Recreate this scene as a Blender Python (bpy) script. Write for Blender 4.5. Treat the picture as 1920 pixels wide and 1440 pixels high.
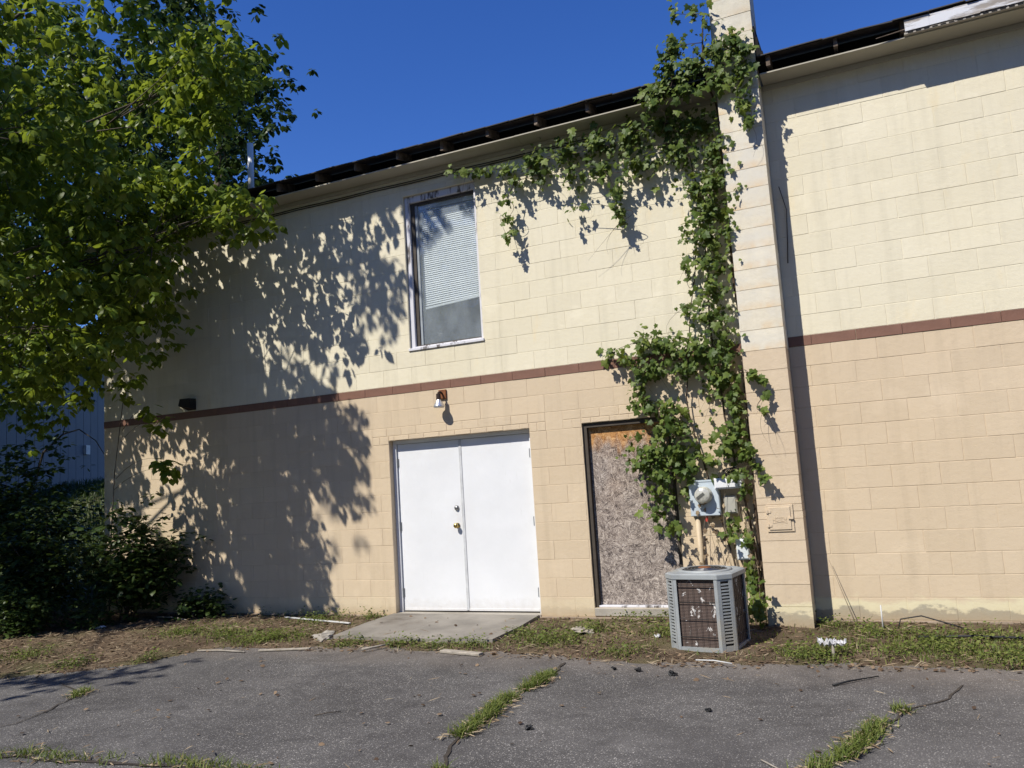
import bpy, bmesh, math, random
import numpy as np
from mathutils import Vector, Matrix, noise as mnoise

# ------------------------------------------------------------------ scene, camera, light
sc = bpy.context.scene
for o in list(bpy.data.objects):
    bpy.data.objects.remove(o)
COL = sc.collection
R = math.radians
random.seed(11)
RNG = np.random.default_rng(11)

cam = bpy.data.cameras.new('camera')
cam.sensor_width = 36.0
cam.lens = 28.528
cam.clip_start = 0.05
cam.clip_end = 1500
cam_ob = bpy.data.objects.new('camera', cam)
COL.objects.link(cam_ob)
_r = Vector((0.9073639, 0.41567545, -0.06248731))
_d = Vector((-0.1060873, 0.08261234, -0.99091911))
_f = Vector((-0.40673853, 0.90575334, 0.11905734))
cam_ob.matrix_world = Matrix(((_r.x, -_d.x, -_f.x, 3.1022), (_r.y, -_d.y, -_f.y, -8.4470),
                              (_r.z, -_d.z, -_f.z, 1.5488), (0, 0, 0, 1)))
sc.camera = cam_ob

SUN = Vector((-0.4625, -1.0, 1.257)).normalized()
world = bpy.data.worlds.new('World')
sc.world = world
world.use_nodes = True
wn = world.node_tree
bg = wn.nodes['Background']
sky = wn.nodes.new('ShaderNodeTexSky')
sky.sky_type = 'NISHITA'
sky.sun_disc = False
sky.sun_elevation = math.asin(SUN.z)
sky.sun_rotation = math.atan2(SUN.x, SUN.y)
sky.altitude = 300
sky.air_density = 1.0
sky.dust_density = 0.0
sky.ozone_density = 6.0
hs = wn.nodes.new('ShaderNodeHueSaturation')
hs.inputs['Saturation'].default_value = 1.22
hs.inputs['Hue'].default_value = 0.517
wn.links.new(sky.outputs[0], hs.inputs['Color'])
wn.links.new(hs.outputs[0], bg.inputs[0])
bg.inputs[1].default_value = 0.125
sl = bpy.data.lights.new('sun', 'SUN')
sl.energy = 5.0
sl.angle = R(0.53)
sl.color = (1.0, 0.95, 0.86)
sun_ob = bpy.data.objects.new('sun', sl)
COL.objects.link(sun_ob)
sun_ob.rotation_euler = SUN.to_track_quat('Z', 'Y').to_euler()
sun_ob.location = SUN * 30
sc.view_settings.view_transform = 'Standard'
sc.view_settings.look = 'None'
sc.view_settings.gamma = 1.0
sc.view_settings.use_curve_mapping = False
sc.view_settings.exposure = 0.27
sc.cycles.max_bounces = 6
sc.cycles.diffuse_bounces = 3
sc.cycles.transparent_max_bounces = 8

# ------------------------------------------------------------------ helpers
class NT:
    def __init__(s, name):
        s.m = bpy.data.materials.new(name)
        s.m.use_nodes = True
        s.t = s.m.node_tree
        s.t.nodes.clear()
        s.out = s.t.nodes.new('ShaderNodeOutputMaterial')
    def n(s, typ, ins=None, **props):
        nd = s.t.nodes.new('ShaderNode' + typ)
        for k, v in props.items():
            setattr(nd, k, v)
        for k, v in (ins or {}).items():
            s.set(nd.inputs[k], v)
        return nd
    def set(s, sock, v):
        if isinstance(v, bpy.types.NodeSocket):
            s.t.links.new(v, sock)
        else:
            if sock.type == 'RGBA' and len(v) == 3:
                v = (*v, 1)
            sock.default_value = v
    def mix(s, f, a, b, blend='MIX'):
        nd = s.n('Mix', data_type='RGBA', blend_type=blend)
        s.set(nd.inputs[0], f); s.set(nd.inputs[6], a); s.set(nd.inputs[7], b)
        return nd.outputs[2]
    def math(s, op, a, b=0.0, c=0.0, clamp=False):
        nd = s.n('Math', operation=op, use_clamp=clamp)
        s.set(nd.inputs[0], a); s.set(nd.inputs[1], b); s.set(nd.inputs[2], c)
        return nd.outputs[0]
    def ramp(s, f, stops, interp='LINEAR'):
        nd = s.n('ValToRGB')
        nd.color_ramp.interpolation = interp
        el = nd.color_ramp.elements
        while len(el) < len(stops):
            el.new(0.5)
        for e, (p, c) in zip(el, stops):
            e.position = p
            e.color = (c, c, c, 1) if isinstance(c, (int, float)) else (*c, 1)
        s.set(nd.inputs[0], f)
        return nd.outputs[0]
    def noise(s, vec, scale, detail=3, rough=0.55, dist=0.0):
        return s.n('TexNoise', {'Vector': vec, 'Scale': scale, 'Detail': detail, 'Roughness': rough, 'Distortion': dist}).outputs[0]
    def pos(s):
        return s.n('NewGeometry').outputs['Position']
    def objco(s):
        return s.n('TexCoord').outputs['Object']
    def scaled(s, vec, sx, sy, sz):
        return s.n('VectorMath', {0: vec, 1: (sx, sy, sz)}, operation='MULTIPLY').outputs[0]
    def z(s, vec, i=2):
        return s.n('SeparateXYZ', {0: vec}).outputs[i]
    def rnd(s):
        a = s.n('NewGeometry').outputs['Random Per Island']
        b = s.n('ObjectInfo').outputs['Random']
        return s.math('FRACT', s.math('ADD', a, b))
    def bump(s, h, strength=0.3, dist=0.01):
        return s.n('Bump', {'Height': h, 'Strength': strength, 'Distance': dist}).outputs[0]
    def bsdf(s, col, rough=0.6, metal=0.0, normal=None, spec=0.4, **kw):
        nd = s.n('BsdfPrincipled', {'Base Color': col, 'Roughness': rough, 'Metallic': metal, 'Specular IOR Level': spec, **kw})
        if normal is not None:
            s.set(nd.inputs['Normal'], normal)
        return nd.outputs[0]
    def done(s, sh):
        s.t.links.new(sh, s.out.inputs[0])
        return s.m

def simple(name, col, rough=0.6, metal=0.0, var=0.15, scale=12.0, bump=0.15, dirt=None, dirt_amt=0.4, spec=0.4):
    t = NT(name)
    p = t.objco()
    nz = t.noise(p, scale, 4)
    dark = tuple(c * (1 - var) for c in col)
    lite = tuple(min(1, c * (1 + var * 0.6)) for c in col)
    c = t.mix(t.ramp(nz, [(0.3, 0), (0.7, 1)]), dark, lite)
    if dirt:
        d = t.noise(p, scale * 0.5, 6, 0.65)
        c = t.mix(t.math('MULTIPLY', t.ramp(d, [(0.5, 0), (0.66, 1)]), dirt_amt), c, dirt)
    nb = t.noise(p, scale * 9, 3)
    return t.done(t.bsdf(c, rough, metal, t.bump(nb, bump, 0.004), spec))

class MB:
    """collects shapes, builds one mesh object"""
    def __init__(s):
        s.v = []; s.f = []; s.mi = []; s.cur = 0
    def add(s, vs, fs):
        b = len(s.v)
        s.v += [tuple(v) for v in vs]
        s.f += [tuple(i + b for i in f) for f in fs]
        s.mi += [s.cur] * len(fs)
        return s
    def box(s, x0, x1, y0, y1, z0, z1, M=None):
        vs = [Vector(p) for p in ((x0,y0,z0),(x1,y0,z0),(x1,y1,z0),(x0,y1,z0),(x0,y0,z1),(x1,y0,z1),(x1,y1,z1),(x0,y1,z1))]
        if M is not None: vs = [M @ v for v in vs]
        return s.add(vs, [(0,3,2,1),(4,5,6,7),(0,1,5,4),(1,2,6,5),(2,3,7,6),(3,0,4,7)])
    def bev(s, x0, x1, y0, y1, z0, z1, b=0.003):
        """box whose front (-y) edges are chamfered by b"""
        vs = [(x0+b,y0,z0+b),(x1-b,y0,z0+b),(x1-b,y0,z1-b),(x0+b,y0,z1-b),
              (x0,y0+b,z0),(x1,y0+b,z0),(x1,y0+b,z1),(x0,y0+b,z1),
              (x0,y1,z0),(x1,y1,z0),(x1,y1,z1),(x0,y1,z1)]
        fs = [(0,1,2,3),(4,5,1,0),(5,6,2,1),(6,7,3,2),(7,4,0,3),(8,9,5,4),(9,10,6,5),(10,11,7,6),(11,8,4,7),(11,10,9,8)]
        return s.add(vs, fs)
    def lathe(s, prof, origin=(0,0,0), axis='z', seg=16, cap=True):
        o = Vector(origin)
        vs = []; fs = []
        for r, h in prof:
            for k in range(seg):
                a = 2*math.pi*k/seg
                c, q = r*math.cos(a), r*math.sin(a)
                vs.append(o + Vector({'z': (c,q,h), 'y': (c,h,q), 'x': (h,c,q)}[axis]))
        for i in range(len(prof)-1):
            for k in range(seg):
                k2 = (k+1) % seg
                fs.append((i*seg+k, i*seg+k2, (i+1)*seg+k2, (i+1)*seg+k))
        if cap:
            fs.append(tuple(range(seg))[::-1]); fs.append(tuple((len(prof)-1)*seg+k for k in range(seg)))
        return s.add(vs, fs)
    def tube(s, pts, rad, seg=6, cap=True):
        pts = [Vector(p) for p in pts]
        n = len(pts)
        rads = [rad]*n if isinstance(rad, (int, float)) else rad
        vs = []; fs = []
        u = None
        for i, p in enumerate(pts):
            d = (pts[min(i+1, n-1)] - pts[max(i-1, 0)])
            d = d.normalized() if d.length > 1e-9 else Vector((0,0,1))
            if u is None:
                u = d.orthogonal().normalized()
            else:
                u = (u - d*u.dot(d)); u = u.normalized() if u.length > 1e-6 else d.orthogonal().normalized()
            w = d.cross(u)
            for k in range(seg):
                a = 2*math.pi*k/seg
                vs.append(p + (u*math.cos(a) + w*math.sin(a))*rads[i])
        for i in range(n-1):
            for k in range(seg):
                k2 = (k+1) % seg
                fs.append((i*seg+k, i*seg+k2, (i+1)*seg+k2, (i+1)*seg+k))
        if cap:
            fs.append(tuple(range(seg))[::-1]); fs.append(tuple((n-1)*seg+k for k in range(seg)))
        return s.add(vs, fs)
    def mesh(s, name, mats, smooth=False):
        me = bpy.data.meshes.new(name)
        me.from_pydata(s.v, [], s.f)
        for m in (mats if isinstance(mats, (list, tuple)) else [mats]):
            me.materials.append(m)
        if any(s.mi):
            me.polygons.foreach_set('material_index', s.mi)
        if smooth:
            me.polygons.foreach_set('use_smooth', [True]*len(me.polygons))
        me.update()
        return me
    def build(s, name, mats, parent=None, smooth=False, loc=None):
        return link(name, s.mesh(name, mats, smooth), parent, loc)

def link(name, me, parent=None, loc=None):
    o = bpy.data.objects.new(name, me)
    COL.objects.link(o)
    if parent is not None: o.parent = parent
    if loc is not None: o.location = loc
    return o
def tag(o, label=None, cat=None, group=None, kind=None):
    if label: o['label'] = label
    if cat: o['category'] = cat
    if group: o['group'] = group
    if kind: o['kind'] = kind
    return o
def empty(name, loc=(0,0,0), rz=0.0):
    o = bpy.data.objects.new(name, None)
    o.empty_display_size = 0.2
    COL.objects.link(o)
    o.location = loc; o.rotation_euler.z = rz
    return o
def np_mesh(name, verts, faces, mat, parent=None, smooth=False):
    """verts (N,3) array, faces list of equal-length index rows"""
    me = bpy.data.meshes.new(name)
    verts = np.asarray(verts, dtype=np.float32)
    faces = np.asarray(faces, dtype=np.int32)
    k = faces.shape[1]
    me.vertices.add(len(verts)); me.vertices.foreach_set('co', verts.ravel())
    me.loops.add(faces.size); me.loops.foreach_set('vertex_index', faces.ravel())
    me.polygons.add(len(faces))
    me.polygons.foreach_set('loop_start', np.arange(0, faces.size, k, dtype=np.int32))
    me.polygons.foreach_set('loop_total', np.full(len(faces), k, dtype=np.int32))
    if smooth: me.polygons.foreach_set('use_smooth', np.ones(len(faces), dtype=bool))
    me.materials.append(mat)
    me.update(calc_edges=True)
    me.validate()
    return link(name, me, parent)
def norm(a):
    return a / np.maximum(np.linalg.norm(a, axis=-1, keepdims=True), 1e-9)
def place(tv, tf, base, tip, nrm, size, width=None):
    """instances of template verts tv (nv,3) / tris tf: y axis -> tip, z axis -> nrm"""
    t = norm(tip)
    n = norm(nrm - t*np.sum(nrm*t, axis=1, keepdims=True))
    x = np.cross(t, n)
    w = size if width is None else width
    L = tv[None, :, :]
    V = base[:, None, :] + x[:, None, :]*L[:, :, 0:1]*w[:, None, None] + t[:, None, :]*L[:, :, 1:2]*size[:, None, None] + n[:, None, :]*L[:, :, 2:3]*size[:, None, None]
    F = tf[None, :, :] + (np.arange(len(base))*len(tv))[:, None, None]
    return V.reshape(-1, 3), F.reshape(-1, 3)
# leaf templates (unit length along y)
OV = np.array([(0,0,0),(0,.36,.05),(0,.72,.02),(0,1,-.08),(-.34,.24,.0),(-.33,.58,-.03),(.34,.24,.0),(.33,.58,-.03)], float)
OVF = np.array([(0,1,4),(1,5,4),(1,2,5),(2,3,5),(0,6,1),(1,6,7),(1,7,2),(2,7,3)])
_gp = [(0,0),(.20,-.13),(.46,-.02),(.38,.20),(.56,.46),(.27,.52),(.20,.72),(0,1.0),(-.20,.72),(-.27,.52),(-.56,.46),(-.38,.20),(-.46,-.02),(-.20,-.13)]
GR = np.array([(0,.36,.05)] + [(x, y, -.05*abs(x)*2 - (.10 if y > .9 else 0)) for x, y in _gp], float)
GRF = np.array([(0, 1+i, 1+(i+1) % len(_gp)) for i in range(len(_gp))])
# ------------------------------------------------------------------ materials
def paint(name, base, alt, kind):
    t = NT(name)
    p = t.pos()
    big = t.noise(p, 0.8, 4, 0.6)
    c = t.mix(t.ramp(big, [(0.35, 0), (0.68, 1)]), base, alt)
    r = t.rnd()
    c = t.mix(0.16, c, t.mix(r, tuple(x*0.72 for x in base), tuple(min(1, x*1.12) for x in alt)))
    # faint vertical water streaks and rubbed patches
    st = t.noise(t.scaled(p, 7, 1, 0.55), 1.0, 4, 0.6)
    c = t.mix(t.math('MULTIPLY', t.ramp(st, [(0.50, 0), (0.70, 1)]), 0.22), c, tuple(x*0.62 for x in base))
    pt = t.noise(p, 2.6, 5, 0.55, 0.6)
    c = t.mix(t.math('MULTIPLY', t.ramp(pt, [(0.58, 0), (0.70, 1)]), 0.22), c, tuple(min(1, x*1.18+.03) for x in alt))
    sp = t.noise(p, 38, 5, 0.75)
    c = t.mix(t.math('MULTIPLY', t.ramp(sp, [(0.55, 0), (0.70, 1)]), 0.17), c, tuple(x*0.55 for x in base))
    z = t.z(p)
    if kind == 'lower':
        # flaked paint along the foot of the wall
        e = t.noise(t.scaled(p, 1.3, 1, 3.0), 2.2, 6, 0.62)
        h = t.math('ADD', z, t.math('MULTIPLY', t.math('SUBTRACT', e, 0.5), 0.34))
        xr = t.ramp(t.math('MULTIPLY', t.math('ADD', t.z(p, 0), 8.0), 1/14.0), [(0.30, 0.12), (0.55, 0.25), (0.70, 0.8), (0.76, 1.0)])
        m1 = t.math('MULTIPLY', t.ramp(h, [(0.22, 1), (0.275, 0)]), xr)
        c = t.mix(t.math('MULTIPLY', m1, 0.85), c, (0.66, 0.60, 0.40))
        m2 = t.math('MULTIPLY', t.ramp(t.math('ADD', h, t.math('MULTIPLY', t.noise(p, 14, 5), 0.1)), [(0.19, 1), (0.215, 0)]), xr)
        c = t.mix(t.math('MULTIPLY', m2, 0.8), c, (0.30, 0.27, 0.21))
        soil = t.ramp(t.math('ADD', z, t.math('MULTIPLY', t.noise(p, 9, 4), 0.12)), [(0.06, 1), (0.24, 0)])
        c = t.mix(t.math('MULTIPLY', soil, 0.6), c, (0.34, 0.22, 0.11))
    if kind == 'chimney_upper':
        bl = t.noise(p, 3.0, 4, 0.6)
        c = t.mix(t.math('MULTIPLY', t.ramp(bl, [(0.42, 0), (0.6, 1)]), 0.42), c, (0.56, 0.55, 0.51))
        # rusty tint gathering towards the foot of each block
        fz = t.math('FRACT', t.math('MULTIPLY', t.math('SUBTRACT', z, 2.665), 1/0.2032))
        og = t.math('MULTIPLY', t.ramp(fz, [(0.0, 1), (0.45, 0)]), t.ramp(t.noise(p, 6, 4), [(0.4, 0), (0.65, 1)]))
        c = t.mix(t.math('MULTIPLY', og, 0.75), c, (0.66, 0.45, 0.22))
        gm = t.math('MULTIPLY', t.ramp(t.math('MULTIPLY', z, 0.1), [(0.53, 0), (0.60, 1)]), t.ramp(t.noise(p, 5, 5), [(0.3, 0.2), (0.7, 1)]))
        c = t.mix(t.math('MULTIPLY', gm, 0.5), c, (0.36, 0.33, 0.24))
    if kind == 'upper':
        ys = t.noise(t.scaled(p, 3, 1, 1.0), 1.3, 5, 0.6)
        c = t.mix(t.math('MULTIPLY', t.ramp(ys, [(0.60, 0), (0.74, 1)]), 0.35), c, (0.74, 0.56, 0.26))
    b1 = t.noise(p, 120, 4, 0.7)
    b2 = t.noise(p, 18, 3)
    h = t.math('ADD', t.math('MULTIPLY', b1, 0.5), t.math('MULTIPLY', b2, 0.6))
    return t.done(t.bsdf(c, 0.62, 0, t.bump(h, 0.6, 0.008), 0.3))

PU = paint('cream_paint', (0.668, 0.606, 0.444), (0.695, 0.640, 0.490), 'upper')
PL = paint('tan_paint', (0.570, 0.455, 0.312), (0.590, 0.480, 0.340), 'lower')
PCU = paint('chimney_cream_paint', (0.670, 0.600, 0.455), (0.69, 0.645, 0.53), 'chimney_upper')
PCL = paint('chimney_tan_paint', (0.566, 0.447, 0.310), (0.590, 0.48, 0.342), 'lower')
MORT_U = paint('cream_mortar', (0.660, 0.598, 0.438), (0.685, 0.63, 0.482), 'upper')
MORT_L = paint('tan_mortar', (0.56, 0.445, 0.304), (0.58, 0.47, 0.332), 'lower')
BAND = simple('brown_paint', (0.195, 0.098, 0.066), 0.6, var=0.25, scale=5, bump=0.4, dirt=(0.14, 0.07, 0.05), dirt_amt=0.5)
CONC = simple('concrete', (0.36, 0.33, 0.28), 0.85, var=0.25, scale=3.0, bump=0.5, dirt=(0.16, 0.14, 0.11), dirt_amt=0.7)
FOOT = simple('footing_concrete', (0.33, 0.26, 0.19), 0.9, var=0.3, scale=4.0, bump=0.6, dirt=(0.2, 0.14, 0.09), dirt_amt=0.7)
def make_door_paint():
    t = NT('door_white')
    p = t.pos()
    a = t.noise(p, 2.2, 5, 0.6)
    c = t.mix(t.ramp(a, [(0.35, 0), (0.7, 1)]), (0.665, 0.675, 0.69), (0.715, 0.725, 0.74))
    z = t.z(p)
    foot = t.ramp(t.math('ADD', z, t.math('MULTIPLY', t.math('SUBTRACT', t.noise(p, 16, 5, 0.7), 0.5), 0.22)), [(0.06, 1), (0.24, 0)])
    c = t.mix(t.math('MULTIPLY', foot, 0.35), c, (0.36, 0.31, 0.25))
    sc_ = t.noise(t.scaled(p, 9, 1, 1.4), 3.0, 5, 0.7)
    c = t.mix(t.math('MULTIPLY', t.ramp(sc_, [(0.63, 0), (0.74, 1)]), 0.22), c, (0.45, 0.44, 0.42))
    hand = t.math('MULTIPLY', t.ramp(t.math('ABSOLUTE', t.math('SUBTRACT', z, 1.15)), [(0.0, 1), (0.35, 0)]), t.ramp(t.math('ABSOLUTE', t.math('ADD', t.z(p, 0), 1.50)), [(0.0, 1), (0.22, 0)]))
    c = t.mix(t.math('MULTIPLY', t.math('MULTIPLY', hand, t.noise(p, 12, 4)), 0.35), c, (0.40, 0.37, 0.33))
    return t.done(t.bsdf(c, 0.42, 0, t.bump(t.noise(p, 3.5, 3), 0.25, 0.02), 0.4))
WHITE = make_door_paint()
DARKWOOD = simple('dark_wood', (0.035, 0.026, 0.021), 0.9, var=0.5, scale=9, bump=0.6)
ROT = simple('weathered_rafter', (0.16, 0.12, 0.09), 0.9, var=0.5, scale=14, bump=0.7, dirt=(0.34, 0.28, 0.22), dirt_amt=0.6)
BLACK = simple('black_void', (0.010, 0.009, 0.008), 0.95, var=0.3)
SHING = simple('asphalt_shingle', (0.075, 0.075, 0.078), 0.92, var=0.35, scale=7, bump=0.8, dirt=(0.03, 0.03, 0.03), dirt_amt=0.6)
SOFF = simple('soffit_paint', (0.42, 0.39, 0.31), 0.8, var=0.12, scale=2.0, bump=0.2, dirt=(0.24, 0.21, 0.17), dirt_amt=0.35)
FRAMEBR = simple('brown_frame_paint', (0.060, 0.048, 0.036), 0.7, var=0.3, scale=8, bump=0.3)
GREYM = simple('galvanised_grey', (0.42, 0.47, 0.50), 0.5, 0.15, var=0.15, scale=6, bump=0.1, dirt=(0.36, 0.33, 0.24), dirt_amt=0.5)
BRASS = simple('brass', (0.55, 0.40, 0.14), 0.25, 1.0, var=0.1)
STEEL = simple('dull_steel', (0.30, 0.30, 0.30), 0.4, 0.9, var=0.1)
HINGE = simple('hinge_grey', (0.22, 0.23, 0.24), 0.5, 0.3, var=0.1)
PVC = simple('white_pvc', (0.74, 0.74, 0.74), 0.4, var=0.05)
RUST = simple('rust', (0.22, 0.085, 0.035), 0.9, 0.1, var=0.4, scale=20, bump=0.6)
CABLE = simple('black_cable', (0.012, 0.012, 0.013), 0.6)

def peeling(name, paintc, wood, lo, hi, sx=1, sz=1):
    t = NT(name)
    p = t.pos()
    e = t.noise(t.scaled(p, sx, 1, sz), 9, 6, 0.65)
    m = t.ramp(e, [(lo, 0), (hi, 1)])
    g = t.noise(t.scaled(p, sx*0.6, 1, sz*0.6), 40, 4)
    w = t.mix(g, tuple(c*0.45 for c in wood), wood)
    c = t.mix(m, w, paintc)
    return t.done(t.bsdf(c, 0.75, 0, t.bump(t.math('ADD', m, t.math('MULTIPLY', g, 0.4)), 0.6, 0.004), 0.3))
PEELW = peeling('peeling_window_paint', (0.60, 0.595, 0.625), (0.15, 0.13, 0.12), 0.375, 0.46, 1, 0.25)
PEELF = peeling('peeling_fascia_paint', (0.60, 0.61, 0.64), (0.42, 0.38, 0.34), 0.46, 0.56, 0.2, 1)

def make_osb():
    t = NT('weathered_strand_board')
    p = t.pos()
    layers = []
    for i, (vs, sc_, off) in enumerate(((20, 1.0, 0.0), (27, 1.0, 3.7), (14, 1.0, 8.1))):
        q = t.n('VectorMath', {0: p, 1: (off, off, off)}, operation='ADD').outputs[0]
        q2 = t.n('VectorMath', {0: q, 1: t.n('VectorMath', {0: t.n('TexNoise', {'Vector': q, 'Scale': 18.0, 'Detail': 2}).outputs[1], 1: (0.05, 0.05, 0.05)}, operation='MULTIPLY').outputs[0]}, operation='ADD').outputs[0]
        v = t.n('TexVoronoi', {'Vector': q2, 'Scale': float(vs)})
        ang = t.math('MULTIPLY', t.z(v.outputs['Color'], 0), 6.28)
        rv = t.n('VectorRotate', {'Vector': q, 'Angle': ang}, rotation_type='Y_AXIS').outputs[0]
        st = t.noise(t.scaled(rv, 130, 14, 12), 1.0, 3, 0.6)
        layers.append((st, t.z(v.outputs['Color'], 1)))
    s1 = t.math('ADD', t.math('MULTIPLY', layers[0][0], 0.40), t.math('ADD', t.math('MULTIPLY', layers[1][0], 0.33), t.math('MULTIPLY', layers[2][0], 0.27)))
    val = t.math('ADD', t.math('MULTIPLY', t.math('SUBTRACT', s1, 0.5), 3.4), t.math('ADD', t.math('MULTIPLY', layers[0][1], 0.22), 0.38))
    grey = t.ramp(val, [(0.12, (0.05, 0.042, 0.04)), (0.45, (0.24, 0.20, 0.175)), (0.75, (0.46, 0.40, 0.35)), (1.0, (0.70, 0.63, 0.55))])
    org = t.ramp(val, [(0.1, (0.16, 0.07, 0.025)), (0.5, (0.44, 0.23, 0.085)), (1.0, (0.66, 0.46, 0.24))])
    z = t.z(p)
    x = t.z(p, 0)
    f = t.math('ADD', z, t.math('MULTIPLY', t.math('SUBTRACT', t.noise(t.scaled(p, 5, 1, 1.6), 2.2, 4), 0.5), 0.65))
    c = t.mix(t.ramp(t.math('MULTIPLY', f, 0.4), [(0.715, 0), (0.80, 1)]), grey, org)
    tan = t.math('MULTIPLY', t.ramp(t.noise(p, 3.0, 4), [(0.35, 0), (0.65, 0.55)]), t.ramp(t.math('MULTIPLY', z, 0.4), [(0.30, 0), (0.6, 1)]))
    c = t.mix(tan, c, t.mix(0.5, c, (0.50, 0.34, 0.20), 'OVERLAY'))
    return t.done(t.bsdf(c, 0.85, 0, t.bump(val, 0.5, 0.004), 0.2))
OSB = make_osb()

def make_glass():
    t = NT('dirty_glass')
    p = t.pos()
    d = t.noise(t.scaled(p, 1, 1, 0.6), 3.5, 6, 0.65)
    sm = t.noise(p, 22, 5, 0.7)
    dirt = t.math('ADD', t.ramp(d, [(0.3, 0.09), (0.75, 0.23)]), t.ramp(sm, [(0.6, 0), (0.8, 0.10)]))
    tr = t.n('BsdfTransparent', {0: (0.97, 0.985, 0.99, 1)})
    gl = t.n('BsdfGlossy', {'Color': (0.85, 0.90, 0.95, 1), 'Roughness': 0.04})
    df = t.n('BsdfDiffuse', {'Color': (0.58, 0.65, 0.70, 1)})
    fc = t.n('LayerWeight', {0: 0.5}).outputs['Facing']
    m1 = t.n('MixShader', {0: t.math('ADD', t.math('MULTIPLY', t.math('POWER', fc, 4.0), 0.8), 0.06, clamp=True), 1: tr.outputs[0], 2: gl.outputs[0]})
    m2 = t.n('MixShader', {0: dirt, 1: m1.outputs[0], 2: df.outputs[0]})
    return t.done(m2.outputs[0])
GLASS = make_glass()
BLIND = simple('blind_slat', (0.74, 0.77, 0.77), 0.5, var=0.05)

# ------------------------------------------------------------------ building
Z0 = 2.70           # underside of the brown band
BW, CH = 0.4064, 0.2032
UP0 = Z0 + 0.1016   # first upper course
TOP = UP0 + 13*CH   # 5.443, soffit level
XL, XR = -7.36, 9.0
DOOR = (-2.395, -0.513, 0.055, 2.134)
BRD = (0.115, 1.108, 0.15, 2.134)
WIN = (-2.03, -1.02, 3.208, 5.165)
CHX = (1.945, 2.352)
OPEN = [DOOR, BRD, WIN]
bld = empty('commercial_building', (0, 0, 0))
tag(bld, 'two storey painted concrete block building, cream above and tan below', 'building')

# wall core with openings (front face is the joint plane)
xs = sorted({XL+.004, XR, *[v for o in OPEN for v in o[:2]]})
core_l, core_u = MB(), MB()
for x0, x1 in zip(xs, xs[1:]):
    xm = (x0+x1)/2
    holes = sorted([(o[2], o[3]) for o in OPEN if o[0] < xm < o[1]])
    z = 0.055
    spans = []
    for h0, h1 in holes:
        if h0 > z: spans.append((z, h0))
        z = h1
    spans.append((z, TOP))
    for a, b in spans:
        if a < Z0 < b:
            core_l.box(x0, x1,   .0026, .20, a, Z0); core_u.box(x0, x1,   .0026, .20, Z0, b)
        elif b <= Z0: core_l.box(x0, x1,   .0026, .20, a, b)
        else: core_u.box(x0, x1,   .0026, .20, a, b)
core_l.build('lower_wall', MORT_L, bld)
core_u.build('upper_wall', MORT_U, bld)
f = MB(); f.box(XL-.03, XR, -.03, .3, -.25, .055); f.build('footing', FOOT, bld)
f = MB()
f.box(XL+.004, XL+.2, .201, 9, 0, TOP).box(XR-.2, XR, .201, 9, 0, TOP).box(XL+.004, XR, 9.001, 9.2, 0, TOP)
f.box(XL+.2, XR-.2, .3, 9, 2.60, 2.78).box(XL+.2, XR-.2, .202, 9, TOP-.05, TOP-.005)
f.build('side_wall', PU, bld)
f = MB(); f.box(XL+.25, XR-.25, 2.2, 2.25, .05, TOP-.02); f.build('inner_wall', simple('dim_interior', (0.10, 0.10, 0.10), 0.9), bld)

def sub_rect(rects, o):
    res = []
    for (a, b, c, d) in rects:
        if b <= o[0]+1e-6 or a >= o[1]-1e-6 or d <= o[2]+1e-6 or c >= o[3]-1e-6:
            res.append((a, b, c, d)); continue
        if a < o[0]: res.append((a, o[0], c, d))
        if b > o[1]: res.append((o[1], b, c, d))
        m0, m1 = max(a, o[0]), min(b, o[1])
        if c < o[2]: res.append((m0, m1, c, o[2]))
        if d > o[3]: res.append((m0, m1, o[3], d))
    return res
LINT = [(-2.63, -0.31), (-0.10, 1.42)]     # brick lintels over door and boarded opening
lz0, lz1 = Z0 - 3*CH, Z0 - 2*CH
blocks, bricks, bands = [], [], []
def clip(r):
    rs = [r]
    for o in OPEN + [(CHX[0], CHX[1], 0, 99)]:
        rs = sub_rect(rs, o)
    return [q for q in rs if q[1]-q[0] > .02 and q[3]-q[2] > .018]
def course(z0, z1, off, skip=()):
    k = math.floor(XL/BW - off) - 1
    while (k+off)*BW < XR:
        a, b = max((k+off)*BW, XL), min((k+off+1)*BW, XR)
        k += 1
        if b - a < .02: continue
        rs = [(a, b, z0, z1)]
        for s in skip:
            rs = sub_rect(rs, (s[0], s[1], z0-1, z1+1))
        for r in rs:
            for q in clip(r):
                blocks.append(q)
for k in range(1, 14):
    course(Z0 - k*CH, Z0 - (k-1)*CH, .75 if k % 2 else .25, LINT if k == 3 else ())
for k in range(1, 14):
    course(UP0 + (k-1)*CH, UP0 + k*CH, .03 if k % 2 else .53)
for (a, b) in LINT:
    for j, (c, d) in enumerate(((lz0, (lz0+lz1)/2), ((lz0+lz1)/2, lz1))):
        n = round((b-a)/.2032)
        w = (b-a)/n
        off = 0 if j else w/2
        x = a - (w - off if off else 0)
        while x < b - .01:
            r = (max(x, a), min(x+w, b), c, d)
            if r[1]-r[0] > .03: bricks += clip(r)
            x += w
k = math.floor(XL/BW) - 1
while (k+.33)*BW < XR:
    r = (max((k+.33)*BW, XL), min((k+1.33)*BW, XR), Z0, UP0)
    k += 1
    if r[1]-r[0] > .03: bands += [q for q in sub_rect([r], (CHX[0], CHX[1], 0, 99)) if q[1]-q[0] > .03]
J = .0021           # half joint
MESH = {}
def block_mesh(w, h, m, g=J, dep=.022, key=''):
    kk = (round(w, 3), round(h, 3), m.name)
    if kk not in MESH:
        MESH[kk] = MB().bev(-w/2+g, w/2-g, 0, dep, -h/2+g, h/2-g, .0022).mesh('block', m)
    return MESH[kk]
camp = Vector((3.10, -8.45, 1.55))
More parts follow.
